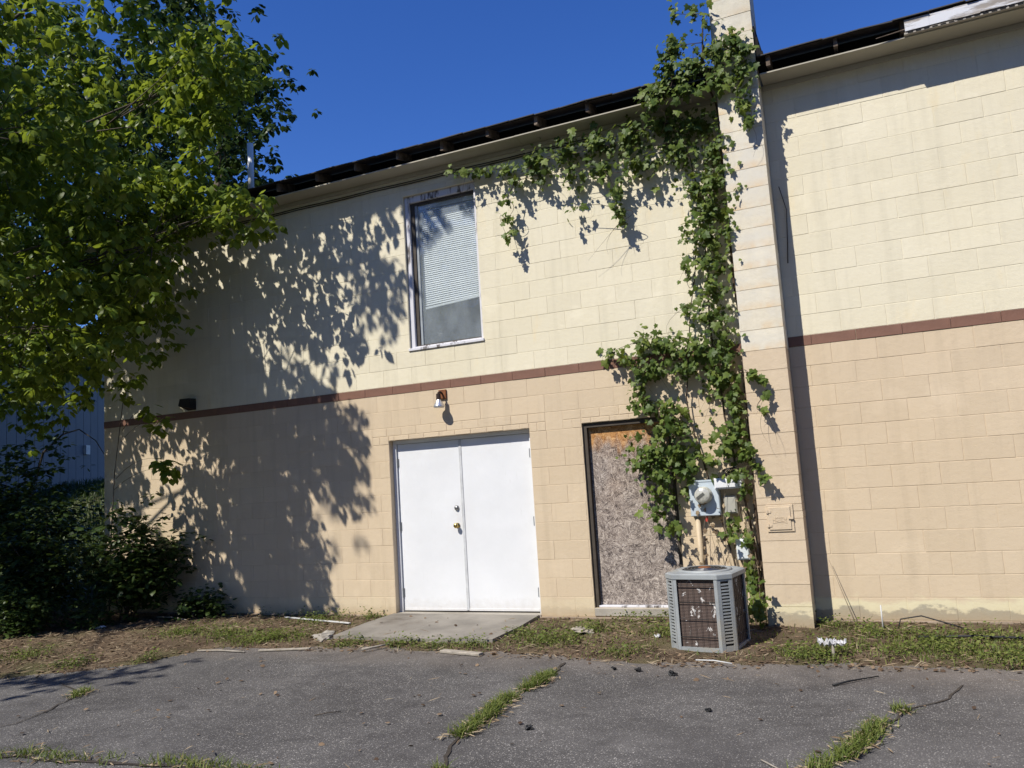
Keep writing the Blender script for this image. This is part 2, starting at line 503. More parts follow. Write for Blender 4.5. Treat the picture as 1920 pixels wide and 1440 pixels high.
def shown(r):
    c = Vector(((r[0]+r[1])/2, 0, (r[2]+r[3])/2))
    v = c - camp
    rel = v.dot(_f)
    px, py = v.dot(_r)/rel, v.dot(_d)/rel
    if abs(px) > .66 or abs(py) > .5: return 0
    if c.x < -4.2: return (r[1]-r[0])*(r[3]-r[2])/rel/rel*.3     # behind the tree's shade
    return (r[1]-r[0])*(r[3]-r[2])/rel/rel
blocks.sort(key=lambda r: -shown(r))
for i, r in enumerate(blocks[:300]):
    m = PU if r[2] > Z0 else PL
    o = link('block', block_mesh(r[1]-r[0], r[3]-r[2], m), bld, ((r[0]+r[1])/2, random.uniform(-.0012, .0012), (r[2]+r[3])/2))
for nm, m, cond in (('lower_block_courses', PL, lambda r: r[2] < Z0), ('upper_block_courses', PU, lambda r: r[2] >= Z0)):
    b = MB()
    for r in blocks[300:]:
        if cond(r):
            y = random.uniform(-.0012, .0012)
            b.bev(r[0]+J, r[1]-J, y, .022, r[2]+J, r[3]-J, .0022)
    tag(b.build(nm, m, bld), kind='stuff')
for r in bricks:
    link('brick', block_mesh(r[1]-r[0], r[3]-r[2], PL, .0035), bld, ((r[0]+r[1])/2, random.uniform(-.003, .0005), (r[2]+r[3])/2))
for r in bands:
    link('band_brick', block_mesh(r[1]-r[0], r[3]-r[2], BAND, .0013), bld, ((r[0]+r[1])/2, -.004 + random.uniform(-.003, .001), (r[2]+r[3])/2))

# ---- chimney
chm = MB().box(CHX[0]+.006, CHX[1]-.006, -.319, .0, -.2, 7.3)
chm.box(CHX[0]+.006, CHX[1]-.006, 0.0, .10, TOP+.2, 7.3)
chim = chm.build('chimney', MORT_L, bld)
k0 = -14
z = 2.665 + k0*CH
def chim_block(z0, z1):
    up = z0 > 2.66
    dep = .42 if z0 > 5.7 else .318
    w, h = CHX[1]-CHX[0], z1-z0
    b = MB()
    x0, x1, y0, y1 = -w/2, w/2, -.325, -.325+dep
    b.box(x0, x1, y0, y1, -h/2+.0022, h/2-.0022)
    me = b.mesh('block', PCU if up else PCL)
    link('block', me, chim, ((CHX[0]+CHX[1])/2 + random.uniform(-.0015, .0015), random.uniform(-.0015, .0015), (z0+z1)/2))
for k in range(k0, 23):
    z0 = 2.665 + k*CH
    if k == -8:
        for q in range(3):
            chim_block(z0 + q*CH/3, z0 + (q+1)*CH/3)
        continue
    chim_block(z0, z0 + CH)
# iron clean-out door
cz, cx = 1.045, 2.148
b = MB()
b.bev(cx-.122, cx+.122, -.337, -.322, cz-.127, cz+.127, .004)
b.bev(cx-.104, cx+.096, -.346, -.3365, cz-.106, cz+.106, .003)
for hz in (-.065, .065):
    b.box(cx-.125, cx-.080, -.352, -.345, cz+hz-.010, cz+hz+.010)
b.lathe([(.006, 0), (.006, .03)], (cx-.108, -.352, cz+.05), 'z', 8).lathe([(.006, 0), (.006, .03)], (cx-.108, -.352, cz-.08), 'z', 8)
b.box(cx+.075, cx+.118, -.358, -.346, cz-.008, cz+.008)
# raised cast letters HOTCH on an arched plinth line
def letter(ch, x, z, w, h):
    s = .0035
    seg = {'H': [((0,0),(0,1)),((1,0),(1,1)),((0,.5),(1,.5))], 'O': [((0,0),(0,1)),((1,0),(1,1)),((0,0),(1,0)),((0,1),(1,1))],
           'T': [((.5,0),(.5,1)),((0,1),(1,1))], 'C': [((0,0),(0,1)),((0,0),(1,0)),((0,1),(1,1))]}[ch]
    for (p, q) in seg:
        xa, xb = x+min(p[0], q[0])*w, x+max(p[0], q[0])*w
        za, zb = z+min(p[1], q[1])*h, z+max(p[1], q[1])*h
        b.box(xa-s/2, xb+s/2, -.349, -.3455, za-s/2, zb+s/2)
for i, ch in enumerate('HOTCH'):
    letter(ch, cx-.066+i*.026, cz-.024-abs(i-2)*.0035, .017, .030+abs(i-2)*.004)
for i in range(8):
    xa = cx-.070+i*.0165
    b.box(xa, xa+.0165, -.349, -.3455, cz-.034-abs(i-3.5)*.003, cz-.0305-abs(i-3.5)*.003)
b.build('cleanout_door', PCL, chim)

# ---- double door
x0, x1, z0, z1 = DOOR
fw = .045
fr = MB().box(x0+.001, x0+fw, .085, .16, z0, z1-.001).box(x1-fw, x1-.001, .085, .16, z0, z1-.001).box(x0+fw, x1-fw, .085, .16, z1-fw, z1-.001)
fr.build('door_frame', WHITE, bld)
MB().box(x0, x1, -.015, .18, .02, z0+.018).build('threshold', CONC, bld)
xm = -1.475
def door_leaf(a, b_, hinge_left):
    d = MB().bev(a, b_, .112, .150, z0+.032, z1-fw-.004, .003)
    d.bev(a+.01, b_-.01, .106, .1125, z0+.034, z0+.062, .002)
    leaf = d.build('door_leaf', WHITE, bld)
    hx = a if hinge_left else b_
    for hz in (1.86, 1.09, .30):
        h = MB().lathe([(.008, -.055), (.008, .055)], (hx, .101, hz), 'z', 8)
        h.box(hx-.018, hx+.018, .1075, .1125, hz-.05, hz+.05)
        h.build('hinge', HINGE, leaf)
    return leaf
l1 = door_leaf(x0+fw+.004, xm-.004, True)
l2 = door_leaf(xm+.004, x1-fw-.004, False)
MB().bev(xm-.016, xm+.020, .1045, .1118, z0+.04, z1-fw-.01, .003).build('astragal', simple('grey_white_trim', (.52, .53, .54), .5), l2)
MB().lathe([(.030, 0), (.030, -.010), (.012, -.012), (.012, -.035), (.026, -.042), (.030, -.058), (.022, -.070), (.006, -.073)], (-1.555, .112, 1.075), 'y', 16).build('knob', BRASS, l1, True)
MB().lathe([(.031, 0), (.030, -.014), (.022, -.022), (.020, -.026), (.002, -.027)], (-1.555, .112, 1.28), 'y', 16).build('deadbolt', STEEL, l1, True)
MB().box(x0+fw, x1-fw, .151, .19, z0, z1).build('door_backing', BLACK, bld)

# ---- boarded opening
x0, x1, z0, z1 = BRD
fr = MB().box(x0+.001, x0+.045, .03, .16, z0, z1-.001).box(x1-.045, x1-.001, .03, .16, z0, z1-.001).box(x0+.045, x1-.045, .03, .16, z1-.05, z1-.001)
fr.build('boarded_opening_frame', FRAMEBR, bld)
MB().box(x0+.046, x1-.046, .085, .10, z0+.025, z1-.052).build('strand_board', OSB, bld)
MB().bev(x0, x1, -.012, .16, z0-.085, z0-.001, .006).build('sill', CONC, bld)
MB().bev(x0+.045, x1-.045, .02, .14, z0, z0+.022, .004).build('sill_strip', PEELW, bld)

# ---- window
x0, x1, z0, z1 = WIN
win = MB()
win.bev(x0+.001, x0+.062, .035, .12, z0, z1-.001, .004).bev(x1-.04, x1-.001, .035, .12, z0, z1-.001, .004)
win.bev(x0+.062, x1-.04, .035, .12, z1-.085, z1-.001, .004).bev(x0+.062, x1-.04, .03, .12, z0, z0+.05, .004)
win = win.build('window', PEELW, bld)
s = MB()
a, b_, c, d = x0+.063, x1-.041, z0+.051, z1-.086
s.box(a, a+.05, .07, .118, c, d).box(a+.05, b_, .07, .118, d-.03, d).box(b_-.012, b_, .075, .118, c, d-.03).box(a+.05, b_-.012, .075, .118, c, c+.018)
s.build('window_sash', FRAMEBR, win)
s2 = MB().box(a+.052, a+.085, .085, .116, c+.019, d-.031)
s2.build('jamb_liner', simple('grey_liner', (.30, .33, .35), .5), win)
MB().box(a+.086, b_-.013, .098, .103, c+.019, d-.031).build('pane', GLASS, win)
sb = MB().bev(x0-.01, x1+.01, -.018, .03, z0-.004, z0+.028, .004); sb.build('window_ledge', PEELW, win)
n = 46
zt, zb = d-.10, 3.80
slat_me = MB().box(-.40, .40, -.0115, .0115, -.0007, .0007, Matrix.Rotation(R(66), 4, 'X')).mesh('slat', BLIND)
cxw = (a+.086+b_-.013)/2
for i in range(n):
    zz = zt - (zt-zb)*i/(n-1)
    o = link('slat', slat_me, win, (cxw, .150, zz))
    o.rotation_euler = (random.uniform(-.05, .05), -.045*(i/(n-1))**3, 0)
    o.scale.x = (b_-a-.11)/.80
br_ = MB().bev(-.385, .385, -.012, .012, -.014, .014, .003).build('bottom_rail', BLIND, win, loc=(cxw, .150, 3.765)); br_.rotation_euler.y = -.062
MB().box(a+.09, b_-.02, .135, .165, d-.075, d-.032).build('head_rail', BLIND, win)

# ---- roof, eave
EY, EZ, SL = -.36, 5.615, .26
def roof_z(y): return EZ + (y-EY)*SL
rf = MB()
def slab(xa, xb, ya, yb, t=.018):
    rf.add([(xa,ya,roof_z(ya)-t),(xb,ya,roof_z(ya)-t),(xb,yb,roof_z(yb)-t),(xa,yb,roof_z(yb)-t),
            (xa,ya,roof_z(ya)),(xb,ya,roof_z(ya)),(xb,yb,roof_z(yb)),(xa,yb,roof_z(yb))],
           [(0,3,2,1),(4,5,6,7),(0,1,5,4),(1,2,6,5),(2,3,7,6),(3,0,4,7)])
slab(XL-.3, CHX[0]-.012, EY+.02, 9.6)
slab(CHX[1]+.012, XR+.2, EY+.02, 9.6)
slab(CHX[0]-.012, CHX[1]+.012, .14, 9.6)
roof = rf.build('roof', DARKWOOD, bld)
def eave_runs():
    yield XL-.3, CHX[0]-.02
    yield CHX[1]+.02, XR+.2
for xa, xb in eave_runs():
    x = xa
    while x < xb - .02:
        w = min(random.choice((.30, .305, .31)), xb - x)
        for row in range(2):
            ya = EY - random.uniform(.0, .022) + row*.14
            yb = ya + .32
            dr = random.uniform(0, .012) if row == 0 else 0
            t = .010
            off = .006 + row*.010
            za, zb_ = roof_z(ya)+off-dr, roof_z(yb)+off+.004
            xo = x + (.15 if row else 0)
            q0, q1 = xo+.003, min(xo+w-.003, xb)
            if q1 - q0 < .02: continue
            tw = random.uniform(-.006, .006) if row == 0 else 0
            m = MB()
            m.add([(q0,ya,za-t+tw),(q1,ya,za-t-tw),(q1,yb,zb_-t),(q0,yb,zb_-t),(q0,ya,za+tw),(q1,ya,za-tw),(q1,yb,zb_),(q0,yb,zb_)],
                  [(0,3,2,1),(4,5,6,7),(0,1,5,4),(1,2,6,5),(2,3,7,6),(3,0,4,7)])
            m.build('shingle', SHING, roof)
        x += w
rt = MB()
rt.box(XL-.28, CHX[0]-.03, .002, .03, TOP+.012, TOP+.24).box(CHX[1]+.02, XR, .002, .03, TOP+.012, TOP+.24)
rt.build('attic_shade_sheet', BLACK, roof)  # black sheet standing in for the unlit attic behind the eave gap
sf = MB()
for xa, xb in eave_runs():
    x = xa
    while x < xb - .01:
        w = min(2.44, xb-x)
        sf.box(x+.002, x+w-.002, -.292 + random.uniform(-.004, .004), -.001, TOP-.004, TOP+.009)
        x += w
sf.build('soffit', SOFF, roof)
fz = MB()
for xa, xb in ((XL, CHX[0]-.01), (CHX[1]+.01, XR)):
    fz.bev(xa, xb, -.022, -.003, TOP-.055, TOP-.006, .004)
fz.build('frieze_board', SOFF, roof)
rx = [-6.16+.61*i for i in range(13)] + [2.467, 3.097, 3.69, 4.30, 4.91]
for x in rx:
    if x > 1.85 and x < 2.4: continue
    h = random.uniform(.085, .115)
    m = MB()
    ya = -.305 + random.uniform(-.02, .012)
    zt_ = roof_z(ya) - .020
    m.add([(x-.019,ya,zt_-h),(x+.019,ya,zt_-h),(x+.019,.0,zt_+.03-h*.6),(x-.019,.0,zt_+.03-h*.6),(x-.019,ya,zt_),(x+.019,ya,zt_),(x+.019,.0,zt_+.078),(x-.019,.0,zt_+.078)],
          [(0,3,2,1),(4,5,6,7),(0,1,5,4),(1,2,6,5),(2,3,7,6),(3,0,4,7)])
    m.build('rafter_tail', ROT, roof)
# surviving fascia board with peeled paint, and its vent strip
fb = MB()
nseg = 26
xa, xb = 3.70, XR
for i in range(nseg):
    p, q = xa + (xb-xa)*i/nseg, xa + (xb-xa)*(i+1)/nseg
    fb.box(p, q, -.345 + .003*math.sin(i*1.7), -.322, 5.478 + .004*math.sin(i*2.3), 5.588)
fb.build('fascia', PEELF, roof)
MB().box(3.69, XR, -.335, -.293, 5.452, 5.470).build('vent_strip', simple('dirty_vent_strip', (.34, .31, .26), .7), roof)
vs = MB()
x = 3.72
while x < 5.6:
    vs.box(x, x+.045, -.3375, -.334, 5.456, 5.467)
    x += .068
tag(vs.build('vent_slots', BLACK, roof), kind='stuff')
# loose splinter of fascia and broken trim bits
MB().tube([(3.45, -.33, 5.485), (3.72, -.325, 5.505)], [.003, .008], 5).build('splinter', ROT, roof)
# leftover fascia fragments on the left corner
for xa, xb, h in ((-6.55, -6.15, .085), (-6.05, -5.95, .05)):
    MB().bev(xa, xb, -.335, -.315, 5.585-h, 5.585, .004).build('fascia_fragment', PEELF, roof)
# tar flashing beside the chimney
fl = MB()
for i in range(7):
    a = i/6
    z0 = roof_z(-.30) - .03
    zt_ = 5.62 + .34*(1-a)**2.4
    fl.box(CHX[1]+.001+.018*i, CHX[1]+.001+.018*(i+1), -.30+.004*i, .10, z0-.05, zt_)
fl.build('flashing', BLACK, roof)
# pipe through the roof
MB().lathe([(.045, 0), (.045, .92)], (-4.90, .5, roof_z(.5)-.03), 'z', 14).lathe([(.052, 0), (.052, .05)], (-4.90, .5, roof_z(.5)-.02), 'z', 14).build('vent_pipe', PVC, bld, True)
# cables tacked under the eave
for zz, y in ((TOP-.095, -.012), (TOP-.12, -.010)):
    pts = [(x, y - .004*math.sin(x*5+zz*9), zz - .012*abs(math.sin(x*2.6))) for x in np.arange(-6.5, .6, .2)]
    MB().tube(pts, .006, 5).build('eave_cable', CABLE, bld)

# ---- wall-mounted things
wl = empty('wall_lamp', (-1.60, -.004, 2.63))
tag(wl, 'rusty bracket lamp with silver reflector bulb on brown band above white doors', 'lamp')
MB().bev(-.05, .05, -.022, 0, -.055, .055, .004).build('base_plate', RUST, wl)
MB().tube([(0, -.02, .01), (.0, -.07, .025), (-.004, -.105, .012), (-.004, -.105, -.02)], .012, 8).lathe([(.026, .022), (.028, -.045)], (-.004, -.105, -.02), 'z', 12).build('bracket', simple('dark_rusty_iron', (.035, .02, .016), .8), wl)
MB().lathe([(.022, 0), (.027, -.02), (.050, -.062), (.066, -.090), (.068, -.102), (.058, -.112), (.004, -.118)], (-.004, -.105, -.052), 'z', 18).build('bulb', simple('silver_bulb', (.62, .63, .66), .25, .7), wl, True)
fl_ = empty('floodlight', (-5.62, -.004, 2.895))
tag(fl_, 'small black box floodlight on shaded upper wall near the tree', 'light')
MB().add([(-.10,-.14,-.02),(.09,-.12,-.06),(.09,0,-.08),(-.06,0,-.08),(-.07,-.14,.075),(.09,-.12,.075),(.09,0,.075),(-.07,0,.075)],
         [(0,3,2,1),(4,5,6,7),(0,1,5,4),(1,2,6,5),(2,3,7,6),(3,0,4,7)]).build('housing', simple('black_metal', (.012,.011,.011), .5), fl_)

em = empty('electric_meter', (1.405, -.006, 1.26))
tag(em, 'pale blue grey electric meter box with round glass dial under the vine', 'electric meter')
MB().bev(-.15, .15, -.10, 0, -.18, .18, .008).box(-.155, .155, -.106, 0, .165, .183).build('box', simple('meter_box_paint', (.50, .57, .63), .5, .1, var=.1, scale=5, dirt=(.40,.42,.42)), em)
MB().lathe([(.088, 0), (.088, -.03), (.080, -.035), (.080, -.085), (.070, -.098), (.002, -.10)], (0, -.10, .03), 'y', 24).build('dial', simple('meter_dial', (.55, .54, .47), .15, .2, var=.3, scale=30), em, True)
MB().box(-.045, .045, -.203, -.198, .015, .045, Matrix.Rotation(R(-35), 4, 'Y')).build('register', simple('register_dark', (.10, .10, .09), .3), em)
MB().tube([(-.095, -.045, -.18), (-.095, -.045, -1.22)], .026, 10).build('conduit', simple('tan_painted_conduit', (.50, .40, .27), .6), em, True)
MB().box(-.01, .012, -.075, -.06, -.235, -.182).build('seal_tag', simple('red_plastic', (.55, .03, .02), .4), em)
def ubox(name, x0, x1, z0, z1, dep, col, label, lid=False):
    t = empty(name, ((x0+x1)/2, -.006, (z0+z1)/2))
    w, h = (x1-x0)/2, (z1-z0)/2
    m = simple(name+'_paint', col, .5, var=.1, scale=6, dirt=tuple(c*.6 for c in col), dirt_amt=.4)
    MB().bev(-w, w, -dep, 0, -h, h, .008).build('box', m, t)
    MB().bev(-w+.012, w-.012, -dep-.008, -dep+.001, -h+.014, h-.014, .004).build('cover', m, t)
    MB().lathe([(.006, 0), (.006, -.006)], (0, -dep-.007, -h+.03), 'y', 8).build('screw', STEEL, t)
    return tag(t, label, 'utility box')
ubox('utility_box', 1.525, 1.805, 1.342, 1.452, .15, (.74, .75, .77), 'wide white box above grey box, right of the electric meter')
ubox('utility_box', 1.590, 1.718, 1.092, 1.272, .07, (.40, .39, .34), 'square grey beige box directly right of the electric meter')
ubox('utility_box', 1.678, 1.806, .640, .846, .12, (.66, .70, .71), 'small pale grey box low on wall above the air conditioner')
cc = MB()
for i in range(5):
    pts = [(1.70+.085*math.cos(a)*(1-.06*i), -.07-.018*i+.012*math.sin(3*a+i), 1.515+.035*math.sin(a+.3*i)+.012*math.cos(2*a+i)) for a in np.linspace(0, 2*math.pi, 18)]
    cc.tube(pts, .0055, 5, cap=False)
tag(cc.build('cable_coil', CABLE), 'coil of black cable lying on top of the wide white utility box', 'cable')
# ------------------------------------------------------------------ ground, asphalt, soil
def sstep(a, b, v):
    t = np.clip((v-a)/(b-a), 0, 1)
    return t*t*(3-2*t)
def fbm(x, y, s, seed=0.0):
    return mnoise.fractal(Vector((x*s+seed, y*s-seed, seed*.7)), 0.6, 2.0, 4)
EXs = [-20, -12, -7, -4.67, -4.29, -3.78, -3.65, -3.42, -1.645, .294, 1.0, 1.4, 2.34, 3.835, 9]
EYs = [-11, -8, -4.8, -3.31, -3.04, -2.63, -2.05, -1.76, -1.60, -1.65, -1.78, -1.80, -1.66, -1.60, -1.6]
def edge_y(x): return np.interp(x, EXs, EYs)
def soil_h(x, y):
    d = y - edge_y(x) + .10*fbm(x, y, 1.7, 3.1) + .05*fbm(x, y, 6.0, 1.3)
    h = -.030 + .040*float(sstep(-.05, .16, d)) + .034*float(sstep(.1, 1.6, d))
    return h + .010*fbm(x, y, 3.2, 5.5) + .005*fbm(x, y, 14, 2.5)

def make_soil():
    t = NT('leaf_strewn_soil')
    p = t.pos()
    a = t.noise(p, 3.0, 6, 0.7)
    c = t.ramp(a, [(0.25, (0.060, 0.040, 0.026)), (0.5, (0.130, 0.092, 0.060)), (0.75, (0.23, 0.175, 0.12))])
    f = t.noise(t.scaled(p, 1, 3, 1), 60, 4, 0.7)
    c = t.mix(t.math('MULTIPLY', t.ramp(f, [(0.55, 0), (0.7, 1)]), 0.6), c, (0.30, 0.235, 0.165))
    g = t.noise(p, 1.1, 5, 0.6)
    c = t.mix(t.math('MULTIPLY', t.ramp(g, [(0.48, 0), (0.66, 1)]), 0.55), c, (0.095, 0.11, 0.035))
    h = t.math('ADD', t.noise(p, 45, 5, 0.7), t.math('MULTIPLY', a, 0.7))
    return t.done(t.bsdf(c, 0.95, 0, t.bump(h, 1.0, 0.035), 0.15))
SOIL = make_soil()
def make_asphalt():
    t = NT('old_asphalt')
    p = t.pos()
    a = t.noise(p, 0.7, 6, 0.62)
    c = t.ramp(a, [(0.28, (0.050, 0.047, 0.046)), (0.5, (0.078, 0.074, 0.072)), (0.72, (0.115, 0.109, 0.105))])
    # pale worn stones of two sizes in the binder
    for s, lo, hi, amt, col in ((130.0, 0.30, 0.45, 0.95, (0.30, 0.285, 0.265)), (66.0, 0.24, 0.36, 1.0, (0.44, 0.415, 0.385)), (40.0, 0.13, 0.19, 0.75, (0.46, 0.43, 0.40))):
        v = t.n('TexVoronoi', {'Vector': p, 'Scale': s, 'Randomness': 1.0})
        inside = t.ramp(v.outputs['Distance'], [(lo, 1), (hi, 0)])
        pick = t.ramp(t.z(v.outputs['Color'], 0), [(0.40, 0), (0.5, 1)])
        br = t.z(v.outputs['Color'], 1)
        c = t.mix(t.math('MULTIPLY', t.math('MULTIPLY', t.math('MULTIPLY', inside, pick), t.ramp(t.noise(p, 1.3, 5, 0.65), [(0.32, 0.5), (0.6, 1)])), t.math('MULTIPLY', br, amt)), c, col)
    d = t.noise(p, 5.0, 6, 0.65)
    c = t.mix(t.math('MULTIPLY', t.ramp(d, [(0.5, 0), (0.7, 1)]), 0.45), c, (0.035, 0.032, 0.032))
    # silt washed along the edge by the soil
    y = t.z(p, 1)
    sil = t.ramp(t.math('ADD', t.math('MULTIPLY', t.math('ADD', y, 3.2), 0.5), t.math('MULTIPLY', t.noise(p, 1.6, 5), 0.35)), [(0.62, 0), (1.0, 1)])
    c = t.mix(t.math('MULTIPLY', sil, 0.45), c, (0.20, 0.165, 0.135))
    st = t.noise(p, 1.7, 3, 0.5, 1.2)
    c = t.mix(t.math('MULTIPLY', t.ramp(st, [(0.55, 0), (0.68, 1)]), 0.28), c, (0.026, 0.024, 0.024))
    v2 = t.n('TexVoronoi', {'Vector': p, 'Scale': 120.0})
    h = t.math('ADD', t.math('MULTIPLY', v2.outputs['Distance'], -0.6), t.math('MULTIPLY', t.noise(p, 35, 4), 0.6))
    return t.done(t.bsdf(c, 0.85, 0, t.bump(h, 0.7, 0.006), 0.3))
ASPH = make_asphalt()
GRND = simple('rough_grass_ground', (0.055, 0.075, 0.025), 0.95, var=0.5, scale=1.2, bump=1.0, dirt=(0.10, 0.075, 0.045), dirt_amt=0.7)

def terrain_h(x, y):
    m = float(sstep(-.6, 8.5, y)) * float(sstep(0, 3.5, -7.6 - x))
    return -.07 + 2.25*m + .08*m*fbm(x, y, .6, 2.0)
co = sorted(set(np.round(np.concatenate([np.arange(-30, 31, 1.0), -30-np.cumsum(1.35**np.arange(1, 17)), 30+np.cumsum(1.35**np.arange(1, 17))]), 2)))
n = len(co)
gv = [(x, y, terrain_h(x, y)) for y in co for x in co]
gf = [(j*n+i, j*n+i+1, (j+1)*n+i+1, (j+1)*n+i) for j in range(n-1) for i in range(n-1)]
tag(np_mesh('ground', gv, gf, GRND, smooth=True), kind='structure')
ax = np.arange(-14, 30.1, 1.0); ay = np.concatenate([np.arange(-40, -8, 2.0), np.arange(-8, -1.0, .25)])
av = [(x, y, .006*fbm(x, y, .5, 7) - .004) for y in ay for x in ax]
af = [(j*len(ax)+i, j*len(ax)+i+1, (j+1)*len(ax)+i+1, (j+1)*len(ax)+i) for j in range(len(ay)-1) for i in range(len(ax)-1)]
asph = tag(np_mesh('parking_lot', av, af, ASPH, smooth=True), kind='structure')
sx = np.arange(-16, 9.01, .07); sy_ = np.arange(-5.6, .02, .07)
sv = [(x, y, soil_h(x, y)) for y in sy_ for x in sx]
sfc = [(j*len(sx)+i, j*len(sx)+i+1, (j+1)*len(sx)+i+1, (j+1)*len(sx)+i) for j in range(len(sy_)-1) for i in range(len(sx)-1)]
sva = np.array(sv); sfa = np.array(sfc)
keep = (sva[sfa][:, :, 2] > -.022).any(axis=1)
tag(np_mesh('soil', sva, sfa[keep], SOIL, smooth=True), kind='structure')

CRK = simple('crack_dirt', (0.045, 0.036, 0.028), 0.95, var=0.4, scale=20)
def wiggle(path, step=.07, amp=.03):
    out = []
    for (a, b) in zip(path, path[1:]):
        L = math.dist(a, b); m = max(2, int(L/step))
        for i in range(m):
            t_ = i/m
            x, y = a[0]+(b[0]-a[0])*t_, a[1]+(b[1]-a[1])*t_
            out.append((x + amp*fbm(x, y, 3, 9), y + amp*fbm(x, y, 3, 4)))
    out.append(path[-1])
    return out
CRACKS = [[(.45,-1.85),(.50,-2.165),(.483,-2.67),(.49,-3.24),(.53,-3.72),(.58,-4.02),(.69,-4.34),(.95,-5.3)],
          [(3.42,-2.05),(3.30,-2.4),(3.05,-2.78),(2.886,-3.24),(2.758,-3.6),(2.64,-3.87),(2.35,-4.8)],
          [(-3.9,-3.25),(-3.24,-3.55),(-2.95,-4.30),(-3.3,-5.0)],
          [(-3.0,-5.15),(-2.3,-4.90),(-1.46,-4.80),(-.67,-4.72),(.0,-4.9)]]
CW = [.014, .009, .009, .020]
for path, w in zip(CRACKS, CW):
    pts = wiggle(path)
    vs, fs = [], []
    for i, (x, y) in enumerate(pts):
        q = pts[min(i+1, len(pts)-1)]; r0 = pts[max(i-1, 0)]
        d = Vector((q[0]-r0[0], q[1]-r0[1])); d.normalize()
        ww = w*(.6+.8*abs(fbm(x, y, 7, 3))) * (.4 if i in (0, len(pts)-1) else 1)
        for s in (-1, 1):
            vs.append((x - d.y*ww*s, y + d.x*ww*s, .006*fbm(x, y, .5, 7) + .003))
    fs = [(2*i, 2*i+1, 2*i+3, 2*i+2) for i in range(len(pts)-1)]
    MB().add(vs, fs).build('crack', CRK, asph)

# concrete pad at the doors
pad = MB()
pv = [(-2.42, -.02), (-.53, -.02), (-.50, -.6), (-.52, -1.22), (-1.2, -1.27), (-1.9, -1.25), (-2.40, -1.22), (-2.44, -.6)]
top = [(x, y, .075 + .02*(y) + .003*fbm(x, y, 4, 1)) for x, y in pv]
nn = len(pv)
pad.add(top + [(x, y, -.1) for x, y in pv], [tuple(range(nn))[::-1]] + [(i, (i+1) % nn, nn+(i+1) % nn, nn+i) for i in range(nn)])
padm = pad.build('door_pad', simple('worn_pad_concrete', (0.235, 0.215, 0.185), .9, var=.35, scale=2.2, bump=.7, dirt=(.085, .07, .055), dirt_amt=.95))
bm = bmesh.new(); bm.from_mesh(padm.data); bmesh.ops.recalc_face_normals(bm, faces=bm.faces); bm.to_mesh(padm.data); bm.free()
tag(padm, kind='structure')

# ------------------------------------------------------------------ air conditioner
ac = empty('air_conditioner', (1.545, -1.05, .012), R(-7.0))
tag(ac, 'old grey air conditioner unit with brown coil standing on the ground by the chimney', 'air conditioner')
ACP = simple('ac_grey_paint', (.31, .33, .335), .55, .1, var=.2, scale=5, bump=.2, dirt=(.30, .25, .17), dirt_amt=.6)
H, c, AH = .292, .098, .605
def coil_mat():
    t = NT('brown_coil_fins')
    p = t.objco()
    fin = t.math('ABSOLUTE', t.math('SINE', t.math('MULTIPLY', t.z(p), 260)))
    cc_ = t.mix(fin, (0.030, 0.020, 0.017), (0.115, 0.080, 0.066))
    e = t.noise(t.scaled(p, 1, 1, .7), 15, 5, 0.7, 0.6)
    cc_ = t.mix(t.ramp(e, [(0.60, 0), (0.62, 1)]), cc_, (0.62, 0.60, 0.58))
    return t.done(t.bsdf(cc_, 0.7, 0.1, t.bump(fin, 0.5, 0.004)))
oct_ = [(-H+c,-H),(H-c,-H),(H,-H+c),(H,H-c),(H-c,H),(-H+c,H),(-H,H-c),(-H,-H+c)]
def octo(mb, s, z0, z1, s2=None):
    s2 = s2 or s
    mb.add([(x*s, y*s, z0) for x, y in oct_] + [(x*s2, y*s2, z1) for x, y in oct_],
           [tuple(range(8))[::-1], tuple(range(8, 16))] + [(i, (i+1) % 8, 8+(i+1) % 8, 8+i) for i in range(8)])
m = MB(); octo(m, .93, .03, AH); m.build('coil', coil_mat(), ac)
m = MB(); octo(m, 1.0, 0, .035); m.build('base_pan', ACP, ac)
DARKSLOT = simple('slot_dark', (.012, .012, .012), .8)
for k in range(4):
    M4 = Matrix.Rotation(R(90*k), 4, 'Z')
    # corner panel with louvre slots, along the chamfer from (H-c,-H) to (H,-H+c)
    p0, p1 = Vector((H-c, -H, 0)), Vector((H, -H+c, 0))
    u = (p1-p0).normalized(); L = (p1-p0).length; nrm = Vector((u.y, -u.x, 0))
    B = Matrix(((u.x, -nrm.x, 0, p0.x), (u.y, -nrm.y, 0, p0.y), (0, 0, 1, 0), (0, 0, 0, 1)))
    MM = M4 @ B
    cp = MB()
    cp.box(0, .030, -.004, .012, .0, AH, MM).box(L-.030, L, -.004, .012, .0, AH, MM)
    cp.box(.030, L-.030, -.002, .010, 0, .05, MM).box(.030, L-.030, -.002, .010, AH-.02, AH, MM)
    ns = 19
    for i in range(ns):
        zz = .05 + (AH-.07)*(i+1)/(ns+1)
        cp.box(.030, L-.030, -.002, .008, zz-.0068, zz+.0068, MM)
    cp.box(-.028, 0, -.003, .012, 0, AH, M4 @ Matrix.Translation((H-c, -H, 0)))
    cp.box(0, .003, 0, .028, 0, AH, M4 @ Matrix.Translation((H-.001, -H+c, 0)))
    o = cp.build('corner_panel', ACP, ac)
    # guard wires of one face
    gw = MB()
    for i in range(8):
        x = -(H-c)+.012 + (2*(H-c)-.024)*i/7
        gw.tube([M4 @ Vector((x, -H+.004, .035)), M4 @ Vector((x, -H+.004, AH))], .0016, 4)
    for zz in (.12, .27, .41, .55):
        gw.tube([M4 @ Vector((-(H-c), -H+.001, zz)), M4 @ Vector((H-c, -H+.001, zz))], .0030, 5)
    gw.build('guard_wires', DARKSLOT, ac)
